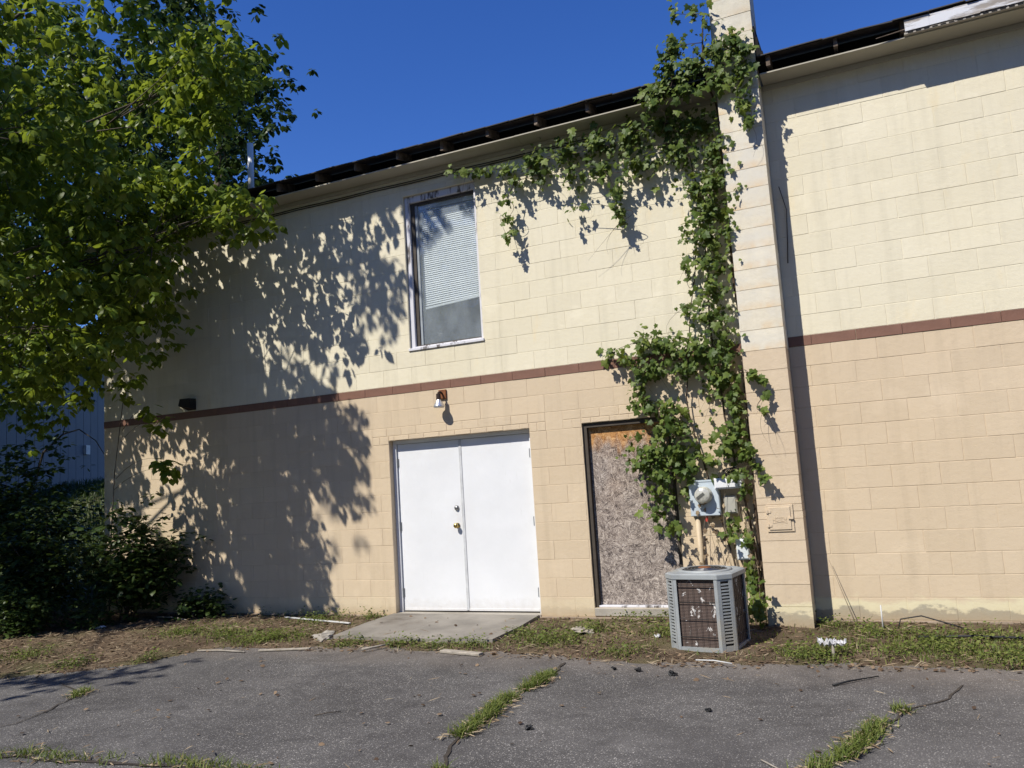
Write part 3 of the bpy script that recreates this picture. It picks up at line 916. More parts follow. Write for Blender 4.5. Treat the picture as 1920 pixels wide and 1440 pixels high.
tp = MB(); octo(tp, 1.03, AH, AH+.035); octo(tp, 1.03, AH+.0351, AH+.045, .97); tp.build('top_pan', ACP, ac)
m = MB().lathe([(.235, 0), (.235, .012), (.215, .016), (.20, .006), (.05, .004)], (0, 0, AH+.0452), 'z', 32, cap=False); m.build('fan_rim', ACP, ac, True)
m = MB().lathe([(.0, .006), (.20, .006)], (0, 0, AH+.046), 'z', 24, cap=False); m.build('fan_opening', DARKSLOT, ac)
for r_ in (.06, .09, .12, .15, .18):
    pts = [(r_*math.cos(a), r_*math.sin(a), AH+.066-r_*.03) for a in np.linspace(0, 2*math.pi, 25)]
    MB().tube(pts, .0022, 4, cap=False).build('grille_ring', STEEL, ac)
MB().lathe([(.055, .0), (.055, .022), (.0, .03)], (0, 0, AH+.05), 'z', 16).build('motor_cap', RUST, ac, True)

# ------------------------------------------------------------------ foliage
def leaf_mat(name, dark, mid, lite, trans, tw=.35, rough=.42):
    t = NT(name)
    r = t.rnd()
    c = t.ramp(r, [(0.0, dark), (0.5, mid), (1.0, lite)])
    n_ = t.noise(t.pos(), 35, 3)
    c = t.mix(t.math('MULTIPLY', n_, 0.3), c, dark)
    b = t.bsdf(c, rough, 0, None, 0.28)
    tl = t.n('BsdfTranslucent', {'Color': t.mix(0.5, c, trans)})
    return t.done(t.n('MixShader', {0: tw, 1: b, 2: tl.outputs[0]}).outputs[0])
LEAF_A = leaf_mat('tree_leaf', (0.060, 0.105, 0.014), (0.130, 0.190, 0.026), (0.240, 0.300, 0.048), (0.42, 0.50, 0.04), .45)
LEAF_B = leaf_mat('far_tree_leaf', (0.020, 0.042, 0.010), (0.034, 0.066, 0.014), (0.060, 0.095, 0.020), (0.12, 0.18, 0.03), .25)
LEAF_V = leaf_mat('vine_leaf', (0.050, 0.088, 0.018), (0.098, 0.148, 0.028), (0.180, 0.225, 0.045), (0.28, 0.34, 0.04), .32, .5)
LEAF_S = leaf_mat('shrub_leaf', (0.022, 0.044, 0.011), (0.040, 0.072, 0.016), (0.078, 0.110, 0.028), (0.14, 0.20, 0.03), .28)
GRASS = leaf_mat('grass_blade', (0.065, 0.095, 0.020), (0.125, 0.170, 0.028), (0.235, 0.245, 0.070), (0.22, 0.27, 0.05), .30, .55)
STRAW = leaf_mat('dry_straw', (0.16, 0.11, 0.065), (0.30, 0.225, 0.14), (0.46, 0.38, 0.26), (0.4, 0.3, 0.15), .12, .8)
DEADL = leaf_mat('dead_leaf', (0.055, 0.034, 0.022), (0.13, 0.085, 0.052), (0.27, 0.19, 0.12), (0.3, 0.2, 0.1), .12, .8)
def bark(name, a, b):
    t = NT(name)
    p = t.pos()
    n_ = t.noise(t.scaled(p, 9, 9, 2), 4, 5, 0.65)
    return t.done(t.bsdf(t.mix(n_, a, b), .9, 0, t.bump(n_, .9, .02), .2))
BARK = bark('tree_bark', (0.040, 0.032, 0.025), (0.15, 0.125, 0.10))
VBARK = bark('vine_bark', (0.035, 0.024, 0.017), (0.11, 0.080, 0.058))
DSTEM = bark('dead_stem', (0.16, 0.12, 0.08), (0.34, 0.28, 0.20))

def curve(a, b, bend, n=7):
    a, b, bend = Vector(a), Vector(b), Vector(bend)
    return [a.lerp(b, t_) + bend*(4*t_*(1-t_)) for t_ in np.linspace(0, 1, n)]
def spray_leaves(cent, spread, ntwig, nleaf, size, rng, droop=.6, squash=.75):
    """umbrella-like sprays of drooping leaves round each centre"""
    C = np.repeat(cent, ntwig, axis=0)
    tips = C + rng.normal(0, 1, C.shape)*spread*np.array([1, 1, squash])
    T = np.repeat(tips, nleaf, axis=0)
    n_ = len(T)
    az = rng.uniform(0, 2*np.pi, n_)
    out = np.stack([np.cos(az), np.sin(az), np.zeros(n_)], 1)
    el = -droop + rng.normal(0, .32, n_)
    tip = out*np.cos(el)[:, None] + np.array([0, 0, 1])*np.sin(el)[:, None]
    nr = out*(.5 + rng.normal(0, .2, n_))[:, None] + np.array([0, 0, 1.0]) + rng.normal(0, .25, (n_, 3))
    base = T + tip*(.02 + rng.uniform(0, .07, n_))[:, None]
    sz = size*rng.uniform(.65, 1.25, n_)
    return base, tip, nr, sz
def kmeans(P, k, rng, it=8):
    c_ = P[rng.choice(len(P), k, replace=False)]
    for _ in range(it):
        d = ((P[:, None]-c_[None])**2).sum(2); a = d.argmin(1)
        c_ = np.array([P[a == j].mean(0) if (a == j).any() else c_[j] for j in range(k)])
    return c_, a
def leaf_objects(name, tv, tf, base, tip, nrm, sz, mat, parent, idx, w=None):
    me = bpy.data.meshes.new(name); me.from_pydata([tuple(v) for v in tv], [], [tuple(f_) for f_ in tf]); me.materials.append(mat)
    for i in idx:
        t_ = Vector(tip[i]).normalized(); n_ = Vector(nrm[i]); n_ = (n_ - t_*n_.dot(t_)).normalized(); x_ = t_.cross(n_)
        o = link(name, me, parent)
        s_ = float(sz[i])
        o.matrix_local = Matrix(((x_.x*s_, t_.x*s_, n_.x*s_, base[i][0]), (x_.y*s_, t_.y*s_, n_.y*s_, base[i][1]), (x_.z*s_, t_.z*s_, n_.z*s_, base[i][2]), (0, 0, 0, 1)))
def tree(name, label, trunk, rad, cent, K, leafmat, size, ntwig, nleaf, spread, seed, group=None, singles=0, droop=.7):
    rng = np.random.default_rng(seed)
    base = trunk[0]
    root = empty(name, base)
    tag(root, label, 'tree', group)
    O = np.array(base)
    P = np.array(cent, float) - O
    tr = [Vector(p) - Vector(base) for p in trunk]
    tb = MB().tube([p + Vector((fbm(p.z, i, .7, seed)*.06, fbm(i, p.z, .7, seed+2)*.06, 0)) for i, p in enumerate(tr)], rad, 12)
    tb.build('trunk', BARK, root, True)
    kc, asg = kmeans(P, K, rng)
    for j in range(K):
        mem = P[asg == j]
        if not len(mem): continue
        tgt = Vector(kc[j])
        zt_ = max(3.2, min(tr[-1].z, tgt.z - .35*math.hypot(tgt.x, tgt.y)))
        src = min((tr[i].lerp(tr[i+1], f_) for i in range(len(tr)-1) for f_ in (0, .25, .5, .75, 1)), key=lambda q: abs(q.z - zt_))
        lb = MB().tube(curve(src, tgt, (rng.normal(0, .12), rng.normal(0, .12), .25)), list(np.linspace(.026, .008, 7)), 7)
        for mm in mem:
            a = src.lerp(tgt, rng.uniform(.7, 1.0)) + Vector((0, 0, .12))
            a = tgt if rng.random() < .3 else a
            lb.tube(curve(a, mm, (rng.normal(0, .05), rng.normal(0, .05), .06), 5), list(np.linspace(.008, .0025, 5)), 4)
        lb.build('limb', BARK, root, True)
    b_, t_, n_, s_ = spray_leaves(P, spread, ntwig, nleaf, size, rng, droop)
    V, F = place(OV, OVF, b_, t_, n_, s_)
    if singles:
        view = np.array(camp) - O
        order = np.argsort(np.linalg.norm(b_ - view, axis=1))[:singles]
        mask = np.ones(len(b_), bool); mask[order] = False
        V, F = place(OV, OVF, b_[mask], t_[mask], n_[mask], s_[mask])
    cr = np_mesh('crown', V, F, leafmat, root)
    if singles:
        leaf_objects('leaf', OV, OVF, b_, t_, n_, s_, leafmat, cr, order)
    return root
TREE_A = [(-4.4,-1.2,7.2),(-4.4,-1.2,7.0),(-3.9,-1.2,6.6),(-3.9,-1.2,6.4),(-4.2,-1.2,6.1),(-4.2,-1.2,5.8),(-3.6,-1.2,6.8),(-4.3,-1.2,6.3),(-5.5,-1.2,6.5),(-5.9,-1.2,6.6),
  (-6.4,-1.2,7.5),(-6.4,-1.2,7.4),(-7.6,-1.2,8.4),(-7.6,-1.2,4.3),(-7.3,-1.2,4.1),(-6.1,-1.8,3.6),(-7.7,-1.2,4.7),(-6.4,-1.5,3.1),(-7.2,-1.2,6.8),(-4.6,-1.2,5.5),
  (-3.5,-1.2,5.0),(-3.7,-1.2,6.9),(-5.8,-1.2,6.2),(-7.9,-1.2,7.4),(-6.3,-1.2,8.1),(-6.4,-1.8,3.4),(-6.1,-1.5,3.8),(-4.8,-1.2,6.8),(-5.2,-1.2,5.7),(-5.0,-0.8,5.4),
  (-4.5,-0.8,5.3),(-4.1,-0.8,5.2),(-3.7,-0.8,5.1),(-5.2,-0.9,5.2),(-4.7,-0.8,5.3),(-4.7,-0.9,5.6),(-5.0,-0.9,5.7),(-5.4,-0.9,5.5),(-5.6,-0.8,5.2),(-5.7,-0.8,4.9),
  (-5.9,-0.9,4.5),(-5.5,-0.8,3.9),(-5.7,-0.8,3.8),(-5.9,-0.8,4.1),(-6.3,-0.9,4.4),(-6.0,-0.8,4.8),(-5.5,-0.8,4.5),(-5.8,-0.8,5.1),(-8.7,-1.3,8.4),(-10.5,-1.7,4.9),
  (-9.1,-2.0,4.7),(-3.9,-2.1,9.0),(-10.1,-3.6,4.0),(-9.4,-1.0,7.5),(-6.2,-3.0,6.7),(-5.7,-3.1,4.7),(-9.6,-2.1,9.0),(-9.6,-1.8,5.7),(-3.2,-2.6,9.4),(-5.6,-3.2,5.4),
  (-6.7,-2.4,6.2),(-4.7,-2.6,6.1),(-5.8,-1.3,9.3),(-3.5,-1.9,6.7),(-6.4,-3.4,4.8),(-5.9,-2.6,5.6),(-9.4,-1.1,4.1),(-7.3,-1.6,6.5),(-4.2,-3.5,8.6),(-9.4,-2.7,3.7),
  (-9.1,-0.9,5.5),(-4.3,-0.8,7.3),(-9.8,-2.0,7.5),(-4.7,-1.2,9.2),(-8.7,-2.0,4.7),(-6.7,-4.2,5.7),(-9.2,-3.4,4.0),(-5.7,-2.5,6.1),(-9.7,-3.0,3.2),(-5.3,-0.7,6.8),
  (-8.8,-0.9,6.6),(-9.7,-0.8,3.5),(-9.4,-3.7,7.1),(-9.2,-3.1,7.9),(-9.0,-1.6,8.3),(-5.2,-0.9,7.4),(-10.0,-1.9,8.0),(-7.6,-1.5,6.3),(-5.3,-1.4,5.5),(-6.1,-3.0,5.5),
  (-10.1,-4.0,6.4),(-10.0,-3.3,8.1),(-8.7,-2.3,4.1),(-9.5,-2.7,4.8),(-9.0,-1.0,7.2),(-4.4,-2.6,5.2),(-6.1,-2.2,3.1),(-10.0,-0.8,8.6),(-8.8,-2.2,5.7),(-6.3,-3.4,6.9),
  (-10.3,-0.7,6.1),(-6.7,-0.6,4.9),(-6.9,-3.0,7.8),(-5.9,-2.8,3.8),(-3.7,-3.0,9.3),(-9.7,-1.3,5.8),(-6.3,-2.8,3.8),(-8.3,-3.6,3.5),(-5.6,-2.7,5.8),(-4.7,-1.6,4.2),
  (-5.6,-1.8,9.4),(-9.1,-0.6,8.5),(-10.5,-0.8,4.4),(-8.9,-3.0,8.1),(-6.6,-3.9,8.1),(-5.3,-3.0,4.4),(-9.1,-3.7,6.5),(-4.0,-1.2,8.5),(-6.4,-1.5,6.2),(-9.4,-1.5,4.0),
  (-8.3,-4.2,4.3),(-8.7,-2.0,4.4),(-5.6,-3.8,5.1),(-10.3,-3.5,5.7),(-7.1,-4.0,3.9),(-9.6,-2.2,6.6),(-10.3,-1.7,4.0),(-5.7,-1.2,8.8),(-7.5,-0.9,3.4),(-3.6,-2.2,8.6),
  (-9.3,-3.8,4.1),(-10.1,-1.0,4.8),(-8.3,-2.1,7.2),(-9.7,-3.3,5.1),(-8.8,-1.0,7.7),(-9.6,-2.5,3.4),(-6.1,-1.2,5.7),(-10.0,-2.8,8.3),(-6.0,-3.6,5.9),(-4.8,-2.5,5.6),
  (-9.2,-2.3,3.3),(-8.2,-2.4,4.9),(-8.4,-3.2,3.2),(-4.6,-1.8,4.5),(-9.7,-3.6,6.3),(-7.6,-3.1,7.0),(-5.7,-2.0,4.2),(-7.0,-1.3,8.8),(-6.2,-3.7,6.7),(-7.7,-1.1,9.3),
  (-7.0,-3.8,8.3),(-9.3,-4.2,7.2),(-8.6,-2.8,2.9),(-8.5,-1.2,4.6),(-9.6,-2.0,8.3),(-8.2,-0.7,6.7),(-5.8,-1.7,3.3),(-9.3,-1.2,8.1),(-7.5,-3.2,8.1),(-6.1,-3.3,5.1),
  (-10.3,-2.3,8.1),(-7.5,-3.8,3.6),(-9.4,-2.3,7.2),(-8.0,-1.0,4.1),(-4.4,-2.2,5.4),(-5.8,-1.3,5.4),(-9.1,-2.6,5.5),(-7.7,-0.9,5.4),(-4.5,-2.8,5.6),(-8.8,-0.8,4.4),
  (-5.8,-2.2,9.3),(-6.7,-0.9,4.1),(-8.0,-2.4,7.1),(-10.1,-3.4,8.6),(-4.7,-2.2,4.1),(-6.9,-1.2,6.5),(-4.7,-0.8,7.2),(-5.3,-1.7,3.6),(-4.8,-1.9,4.9),(-5.0,-2.9,6.3),
  (-6.3,-2.2,5.7),(-9.5,-3.4,7.1),(-9.8,-2.8,7.4),(-8.4,-0.9,3.7),(-5.2,-3.8,7.4),(-6.2,-1.0,6.4),(-5.9,-2.9,6.2),(-8.1,-4.2,5.1),(-5.1,-1.8,4.0),(-7.5,-3.0,3.2),
  (-3.7,-1.5,8.4),(-6.3,-2.4,6.8),(-5.2,-1.2,4.0),(-6.3,-2.9,7.2),(-9.7,-1.8,5.3),(-8.0,-3.8,4.3),(-5.6,-2.6,5.0),(-5.6,-4.0,5.5),(-9.3,-3.6,5.5),(-8.1,-4.0,8.5),
  (-8.0,-3.1,8.2),(-10.0,-1.0,6.6),(-10.3,-3.7,9.1),(-8.7,-1.7,9.4),(-8.2,-0.7,3.3),(-4.9,-2.3,3.4),(-7.2,-2.0,5.9),(-7.4,-2.4,6.3),(-8.3,-2.7,8.1),(-8.4,-3.3,5.8),
  (-6.7,-1.3,7.1),(-10.1,-3.1,5.8),(-9.5,-1.0,7.1),(-5.8,-1.7,3.9),(-9.4,-3.4,8.4),(-8.2,-4.1,4.0),(-4.0,-3.4,8.1),(-9.7,-1.1,4.2),(-9.8,-3.2,6.9),(-9.0,-3.6,4.4),
  (-7.1,-2.6,6.5),(-5.0,-2.3,4.8),(-8.8,-2.5,3.2),(-7.0,-2.1,6.6),(-10.3,-1.6,6.0),(-4.0,-2.6,9.3),(-7.4,-1.6,5.7),(-9.4,-0.6,9.0),(-6.3,-1.2,5.3),(-7.4,-0.6,3.8),
  (-7.0,-1.1,8.2),(-10.2,-2.7,3.6),(-6.1,-1.7,4.8),(-8.2,-3.7,8.0),(-8.1,-3.0,7.9),(-8.1,-3.5,3.1),(-9.6,-2.8,5.2),(-4.6,-0.9,6.4),(-9.1,-4.1,4.4),(-5.4,-1.4,8.0),
  (-8.5,-3.2,8.7),(-6.6,-2.7,6.7),(-6.9,-0.9,7.0),(-10.1,-2.1,5.3),(-7.2,-2.6,6.9),(-9.4,-0.9,6.0),(-8.2,-1.1,9.6),(-9.9,-1.9,8.6),(-10.2,-4.0,7.1),(-10.3,-0.6,4.1),
  (-8.7,-3.4,3.7),(-3.3,-1.5,6.8),(-8.9,-2.1,8.2),(-8.6,-1.5,5.7),(-5.1,-1.8,5.0),(-8.8,-1.4,5.4),(-9.8,-2.7,7.0),(-9.2,-1.8,8.0),(-10.2,-3.8,3.7),(-6.2,-1.1,3.8),
  (-3.5,-1.6,6.4),(-6.0,-2.5,3.4),(-5.8,-0.9,7.2),(-7.2,-3.4,2.9),(-10.1,-1.5,4.6),(-7.2,-3.5,3.6),(-8.6,-1.7,6.4),(-2.9,-2.5,8.5),(-5.4,-2.1,3.1),(-8.0,-3.2,3.2),
  (-6.2,-0.8,5.6),(-10.1,-4.0,9.0),(-9.5,-1.8,9.3),(-7.5,-3.1,2.9),(-8.8,-1.9,5.1),(-10.0,-3.5,9.1),(-9.8,-3.2,6.5),(-4.6,-1.9,3.8),(-9.5,-3.3,4.4),(-10.4,-1.6,6.9),
  (-5.7,-2.1,5.3),(-9.0,-2.9,8.5),(-9.4,-3.3,8.7),(-7.0,-0.8,6.6),(-9.1,-2.0,4.2),(-9.1,-1.7,6.0),(-10.4,-3.6,8.1),(-5.4,-1.8,8.9),(-6.8,-2.2,7.0),(-9.9,-0.8,5.9),
  (-6.8,-1.8,5.8),(-8.5,-1.1,5.3),(-5.2,-1.6,8.4),(-5.9,-2.1,6.1),(-6.2,-4.1,6.0),(-7.9,-1.6,3.8),(-9.6,-2.3,4.1),(-6.6,-3.7,7.1),(-8.6,-1.2,9.4),(-7.4,-1.0,3.9),
  (-9.2,-1.1,9.5),(-9.8,-1.3,4.6),(-5.1,-0.9,7.8),(-10.0,-0.6,5.2),(-9.1,-2.9,6.4),(-10.0,-1.5,6.5),(-8.7,-1.4,6.2),(-10.2,-3.5,7.0),(-6.8,-2.5,3.5),(-10.1,-3.8,6.1),
  (-9.4,-1.8,4.8),(-4.5,-0.8,9.4),(-5.5,-2.7,3.9),(-6.5,-3.6,7.9),(-10.0,-4.1,9.4),(-7.9,-0.6,5.5),(-9.2,-2.9,5.3),(-7.7,-0.8,2.9),(-9.7,-2.3,9.5),(-5.7,-2.8,4.6),
  (-6.0,-3.3,7.2),(-8.4,-1.1,7.2),(-10.1,-1.5,7.1),(-9.5,-3.5,9.1),(-8.4,-1.9,6.7),(-7.5,-0.6,6.9),(-10.1,-2.2,9.4),(-9.3,-0.7,6.2),(-4.9,-2.2,9.4),(-9.0,-3.2,3.0),
  (-8.7,-2.1,3.0),(-5.0,-1.3,4.7),(-10.3,-3.3,6.2),(-9.8,-4.1,5.2),(-6.1,-3.5,7.4),(-5.0,-3.3,6.7),(-7.6,-0.8,6.4),(-5.9,-1.4,4.6),(-10.5,-1.7,3.0),(-8.7,-1.1,3.2),
  (-8.0,-0.9,6.7),(-6.7,-0.8,5.5),(-9.8,-1.7,7.0),(-8.8,-2.3,7.2),(-5.4,-1.3,4.7),(-10.4,-2.3,7.7),(-6.0,-1.1,8.9),(-9.6,-4.1,7.2),(-8.6,-3.9,8.7),(-5.1,-2.8,4.0),
  (-10.1,-3.1,3.2),(-4.3,-1.7,9.3),(-8.9,-2.6,7.8),(-10.5,-3.2,9.4),(-4.9,-2.9,6.8),(-3.3,-2.4,8.4),(-8.4,-3.9,4.9),(-5.6,-1.4,4.3),(-10.2,-2.0,7.0),(-4.8,-3.7,6.6),
  (-7.1,-1.3,5.1),(-9.6,-3.8,3.8),(-6.2,-0.9,6.8),(-5.2,-2.3,4.2),(-10.2,-2.6,3.1)]
TREE_U = [(-12.2,-3.3,7.5),(-6.9,-4.0,8.2),(-11.0,-7.2,5.5),(-11.5,-5.6,8.8),(-10.7,-5.0,12.7),(-10.2,-4.8,7.5),(-10.8,-7.8,8.8),(-10.5,-3.4,11.5),(-12.4,-7.6,11.9),
  (-10.9,-5.4,7.3),(-11.1,-4.6,11.7),(-11.8,-5.4,8.0),(-12.8,-5.4,11.2),(-11.0,-4.4,13.5),(-14.1,-5.1,7.9),(-10.6,-4.0,7.1),(-10.6,-4.8,11.5),(-11.1,-6.0,10.2),
  (-12.0,-6.1,5.9),(-10.0,-5.6,5.6),(-12.2,-4.3,9.6),(-11.8,-7.3,11.9),(-13.9,-5.7,8.5),(-9.7,-7.8,9.1),(-10.7,-4.9,7.1),(-11.3,-6.1,12.8),(-12.2,-6.5,10.1),
  (-10.9,-4.8,12.3),(-12.4,-6.1,9.4),(-7.0,-7.8,11.9),(-7.6,-6.8,10.9),(-9.7,-5.5,6.0),(-12.7,-4.5,7.0),(-12.0,-7.2,8.6),(-13.3,-5.2,9.7),(-8.5,-6.7,7.4),
  (-10.5,-4.6,13.4),(-6.9,-6.9,10.1),(-11.5,-6.1,6.3),(-11.5,-7.3,9.6),(-13.2,-6.3,10.6),(-12.8,-6.5,8.7),(-13.7,-6.5,9.6),(-9.7,-4.0,6.8),(-6.4,-7.0,10.8),
  (-7.6,-3.5,8.4),(-10.1,-3.2,7.9),(-12.6,-5.4,6.8),(-13.4,-3.5,11.6),(-12.0,-7.3,6.6),(-6.2,-4.5,8.4),(-11.3,-5.0,9.4),(-13.3,-5.2,10.5),(-7.5,-5.1,9.6),
  (-13.1,-8.1,8.9),(-13.3,-6.3,12.0),(-11.8,-4.3,10.4),(-13.1,-4.7,11.0),(-14.0,-5.2,8.8),(-10.6,-3.9,11.2),(-10.9,-5.4,11.6),(-11.7,-4.8,6.5),(-12.8,-5.0,9.2),
  (-11.9,-4.5,5.6),(-11.7,-8.9,9.4),(-11.7,-4.3,9.7),(-11.6,-3.5,10.7),(-13.3,-3.5,8.0),(-12.5,-6.0,12.6),(-13.0,-4.0,8.7),(-11.9,-4.2,8.2),(-9.4,-6.4,7.9),
  (-10.5,-3.6,5.4),(-8.9,-5.7,5.9),(-10.2,-4.5,8.2),(-6.0,-3.8,12.3),(-10.9,-3.7,9.3),(-10.6,-6.1,7.6),(-11.8,-4.6,7.2),(-10.9,-6.0,11.8),(-12.2,-5.5,11.8),
  (-12.3,-4.3,8.9),(-13.8,-6.6,8.5),(-11.6,-6.1,9.3),(-12.0,-6.8,9.7),(-5.3,-3.5,11.7),(-7.4,-7.4,11.6),(-8.7,-5.5,6.7),(-10.6,-6.3,8.6),(-12.5,-8.4,9.8),
  (-10.0,-7.4,8.1),(-11.8,-7.9,9.9),(-11.7,-6.2,11.8),(-13.8,-4.1,10.3),(-13.3,-4.4,6.7),(-11.5,-8.3,8.5),(-11.9,-6.5,8.8),(-11.4,-7.4,10.9),(-13.0,-4.9,7.8),
  (-10.2,-3.6,9.9),(-7.0,-5.5,9.0),(-12.5,-3.3,12.0),(-6.5,-4.0,12.4),(-9.2,-8.3,9.7),(-11.4,-5.0,10.1)]
TREE_U += [(-6.5,-7.8,5.7),(-6.0,-7.6,5.7),(-5.7,-7.4,5.7)]
TREE_B = [(-12.9,2.4,11.5),(-11.3,3.4,9.8),(-14.4,2.9,5.0),(-18.3,5.6,8.6),(-10.4,3.5,11.9),(-7.7,3.3,8.2),(-13.4,5.6,10.0),(-10.7,6.4,12.0),(-13.9,3.4,12.8),(-15.7,5.8,5.5),
  (-15.7,4.6,6.1),(-17.0,4.7,8.9),(-13.1,1.8,7.8),(-7.6,1.7,7.0),(-10.7,1.8,7.0),(-11.7,5.6,8.9),(-14.2,3.4,6.2),(-14.0,2.5,7.3),(-15.9,4.7,7.4),(-6.4,2.0,7.4),
  (-9.0,3.1,10.0),(-9.7,6.0,8.8),(-16.0,4.7,10.2),(-15.5,6.1,9.0),(-9.6,2.8,8.1),(-7.2,2.7,9.4),(-9.1,5.8,11.5),(-10.9,5.1,13.0),(-8.6,2.1,12.1),(-8.5,5.0,9.9),
  (-6.1,1.6,7.9),(-8.1,1.8,11.0),(-15.6,5.7,9.4),(-10.2,3.8,9.6),(-11.8,3.5,5.7),(-11.7,3.1,5.1),(-12.3,4.8,12.6),(-19.5,5.1,5.2),(-14.0,1.8,4.5),(-20.4,5.8,8.0),
  (-13.3,2.5,7.5),(-12.2,2.3,7.7),(-8.8,5.0,8.3),(-17.7,4.6,11.2),(-14.6,1.9,10.9),(-8.4,2.7,8.6),(-6.7,3.0,9.5),(-12.3,6.4,8.8),(-13.9,3.7,8.5),(-9.2,3.1,12.8),
  (-11.6,1.5,3.9),(-19.9,5.6,8.4),(-9.5,2.0,7.9),(-11.4,6.4,13.0),(-14.1,4.7,12.6),(-14.1,3.3,4.4),(-13.4,3.1,5.0),(-8.0,3.5,9.8),(-11.8,3.5,10.6),(-11.1,1.8,8.0),
  (-12.0,6.4,11.4),(-12.3,3.5,10.2),(-13.4,6.0,10.7),(-8.2,2.5,11.0),(-15.2,2.8,12.1),(-9.6,2.4,9.5),(-6.9,1.6,10.5),(-17.5,5.6,6.8),(-19.6,5.5,10.7),(-11.8,4.0,9.1),
  (-10.2,5.9,10.2),(-15.5,3.9,11.0),(-7.3,3.5,9.4),(-12.1,5.0,9.8),(-17.7,4.6,5.3),(-10.6,2.5,12.1),(-7.7,2.3,9.6),(-14.2,3.3,7.2),(-14.4,2.1,5.8),(-10.0,3.0,12.3),
  (-6.8,1.8,11.4),(-17.6,4.0,4.7),(-8.0,2.1,8.7),(-16.3,4.3,12.0),(-9.8,4.3,9.1),(-13.5,4.8,10.9),(-13.1,3.0,11.1),(-14.0,4.1,7.5),(-13.5,2.3,8.2),(-9.7,4.4,12.4),
  (-10.0,1.9,9.7),(-7.5,2.8,10.2),(-10.8,2.4,6.4),(-18.7,5.9,11.9),(-10.7,2.0,9.6),(-10.7,1.9,4.6),(-20.3,6.0,5.1),(-14.6,6.0,11.2),(-8.5,2.0,7.5),(-11.8,2.2,11.7),
  (-12.3,2.3,5.5),(-11.3,1.8,4.8),(-14.9,4.7,5.9),(-10.5,4.3,7.7),(-11.8,5.5,12.2),(-6.8,2.2,7.0),(-9.8,5.4,8.6),(-20.2,6.0,9.5),(-12.3,3.6,6.9),(-16.8,3.3,6.9),
  (-15.4,5.5,12.7),(-9.2,5.3,9.0),(-15.8,4.0,6.0),(-12.0,4.1,10.0),(-14.3,3.3,8.7),(-11.9,1.7,9.2),(-16.3,3.8,7.9),(-15.5,6.2,7.5),(-12.2,3.4,4.5),(-10.6,5.5,10.6),
  (-13.6,3.0,6.3),(-16.3,5.0,7.4),(-13.0,2.4,10.1),(-15.2,2.7,6.4),(-8.6,2.3,9.7),(-11.8,3.2,7.1),(-11.9,4.6,9.0),(-17.0,5.6,10.4),(-18.3,6.2,8.7),(-11.4,2.4,11.2),
  (-14.1,4.9,4.9),(-16.5,4.3,9.0),(-13.6,3.4,10.7),(-10.8,1.6,10.1),(-8.7,4.1,10.0),(-11.2,4.7,8.9),(-11.3,4.1,10.2),(-16.3,5.8,8.9),(-11.6,4.0,11.2),(-8.9,3.0,8.3),
  (-8.8,1.8,9.5),(-9.4,3.6,11.4),(-16.3,4.5,6.4),(-9.1,1.9,7.5),(-15.2,5.7,12.1),(-11.5,6.4,9.6),(-8.9,2.4,7.4),(-6.7,1.6,8.6),(-12.0,1.8,7.2),(-8.0,1.8,12.2),
  (-10.8,1.6,5.6),(-11.7,1.9,6.1),(-15.2,3.4,8.8),(-8.7,4.5,9.3),(-12.9,1.9,12.9),(-11.7,4.7,8.0),(-13.2,4.0,6.5),(-16.8,6.3,6.6),(-18.4,5.9,11.2),(-18.7,5.4,7.7),
  (-15.8,4.7,12.0),(-14.7,5.2,10.8),(-14.5,5.0,5.6),(-10.1,3.5,10.8),(-11.4,1.8,9.8),(-11.0,4.6,10.3),(-8.7,2.5,12.9),(-17.6,4.4,9.6),(-9.3,1.6,9.1),(-12.3,3.3,7.7)]
  
sprigs = [(-5.85,-.9,3.07),(-5.42,-.9,2.74),(-5.23,-.9,2.59),(-5.24,-.9,2.11),(-5.10,-.9,1.97),(-5.6,-.9,3.25)]
tree('broadleaf_tree', 'large tree with drooping bright green leaves in front of the left wall end', [(-9.9,-2.7,-.1),(-9.8,-2.65,1.5),(-9.5,-2.6,3.2),(-8.9,-2.45,5.2),(-8.1,-2.3,7.6)],
     [.20,.16,.145,.11,.05], TREE_A + TREE_U, 32, LEAF_A, .112, 18, 7, .225, 21, None, 300, .85)
sp = [c_ for c_ in sprigs]
tb_far = [p for p in TREE_B if p[0] > -11.5]
tc_far = [p for p in TREE_B if p[0] <= -11.5]
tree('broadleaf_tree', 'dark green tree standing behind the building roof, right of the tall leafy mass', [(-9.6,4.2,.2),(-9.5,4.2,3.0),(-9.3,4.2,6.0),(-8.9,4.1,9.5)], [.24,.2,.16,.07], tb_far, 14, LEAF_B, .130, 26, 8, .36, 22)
tree('broadleaf_tree', 'tall dark tree farthest left behind the shrubs', [(-18.6,4.0,1.0),(-18.4,4.0,4.0),(-17.8,4.1,7.0),(-16.8,4.2,10.0)], [.3,.25,.2,.08], tc_far, 14, LEAF_B, .16, 26, 8, .5, 23)

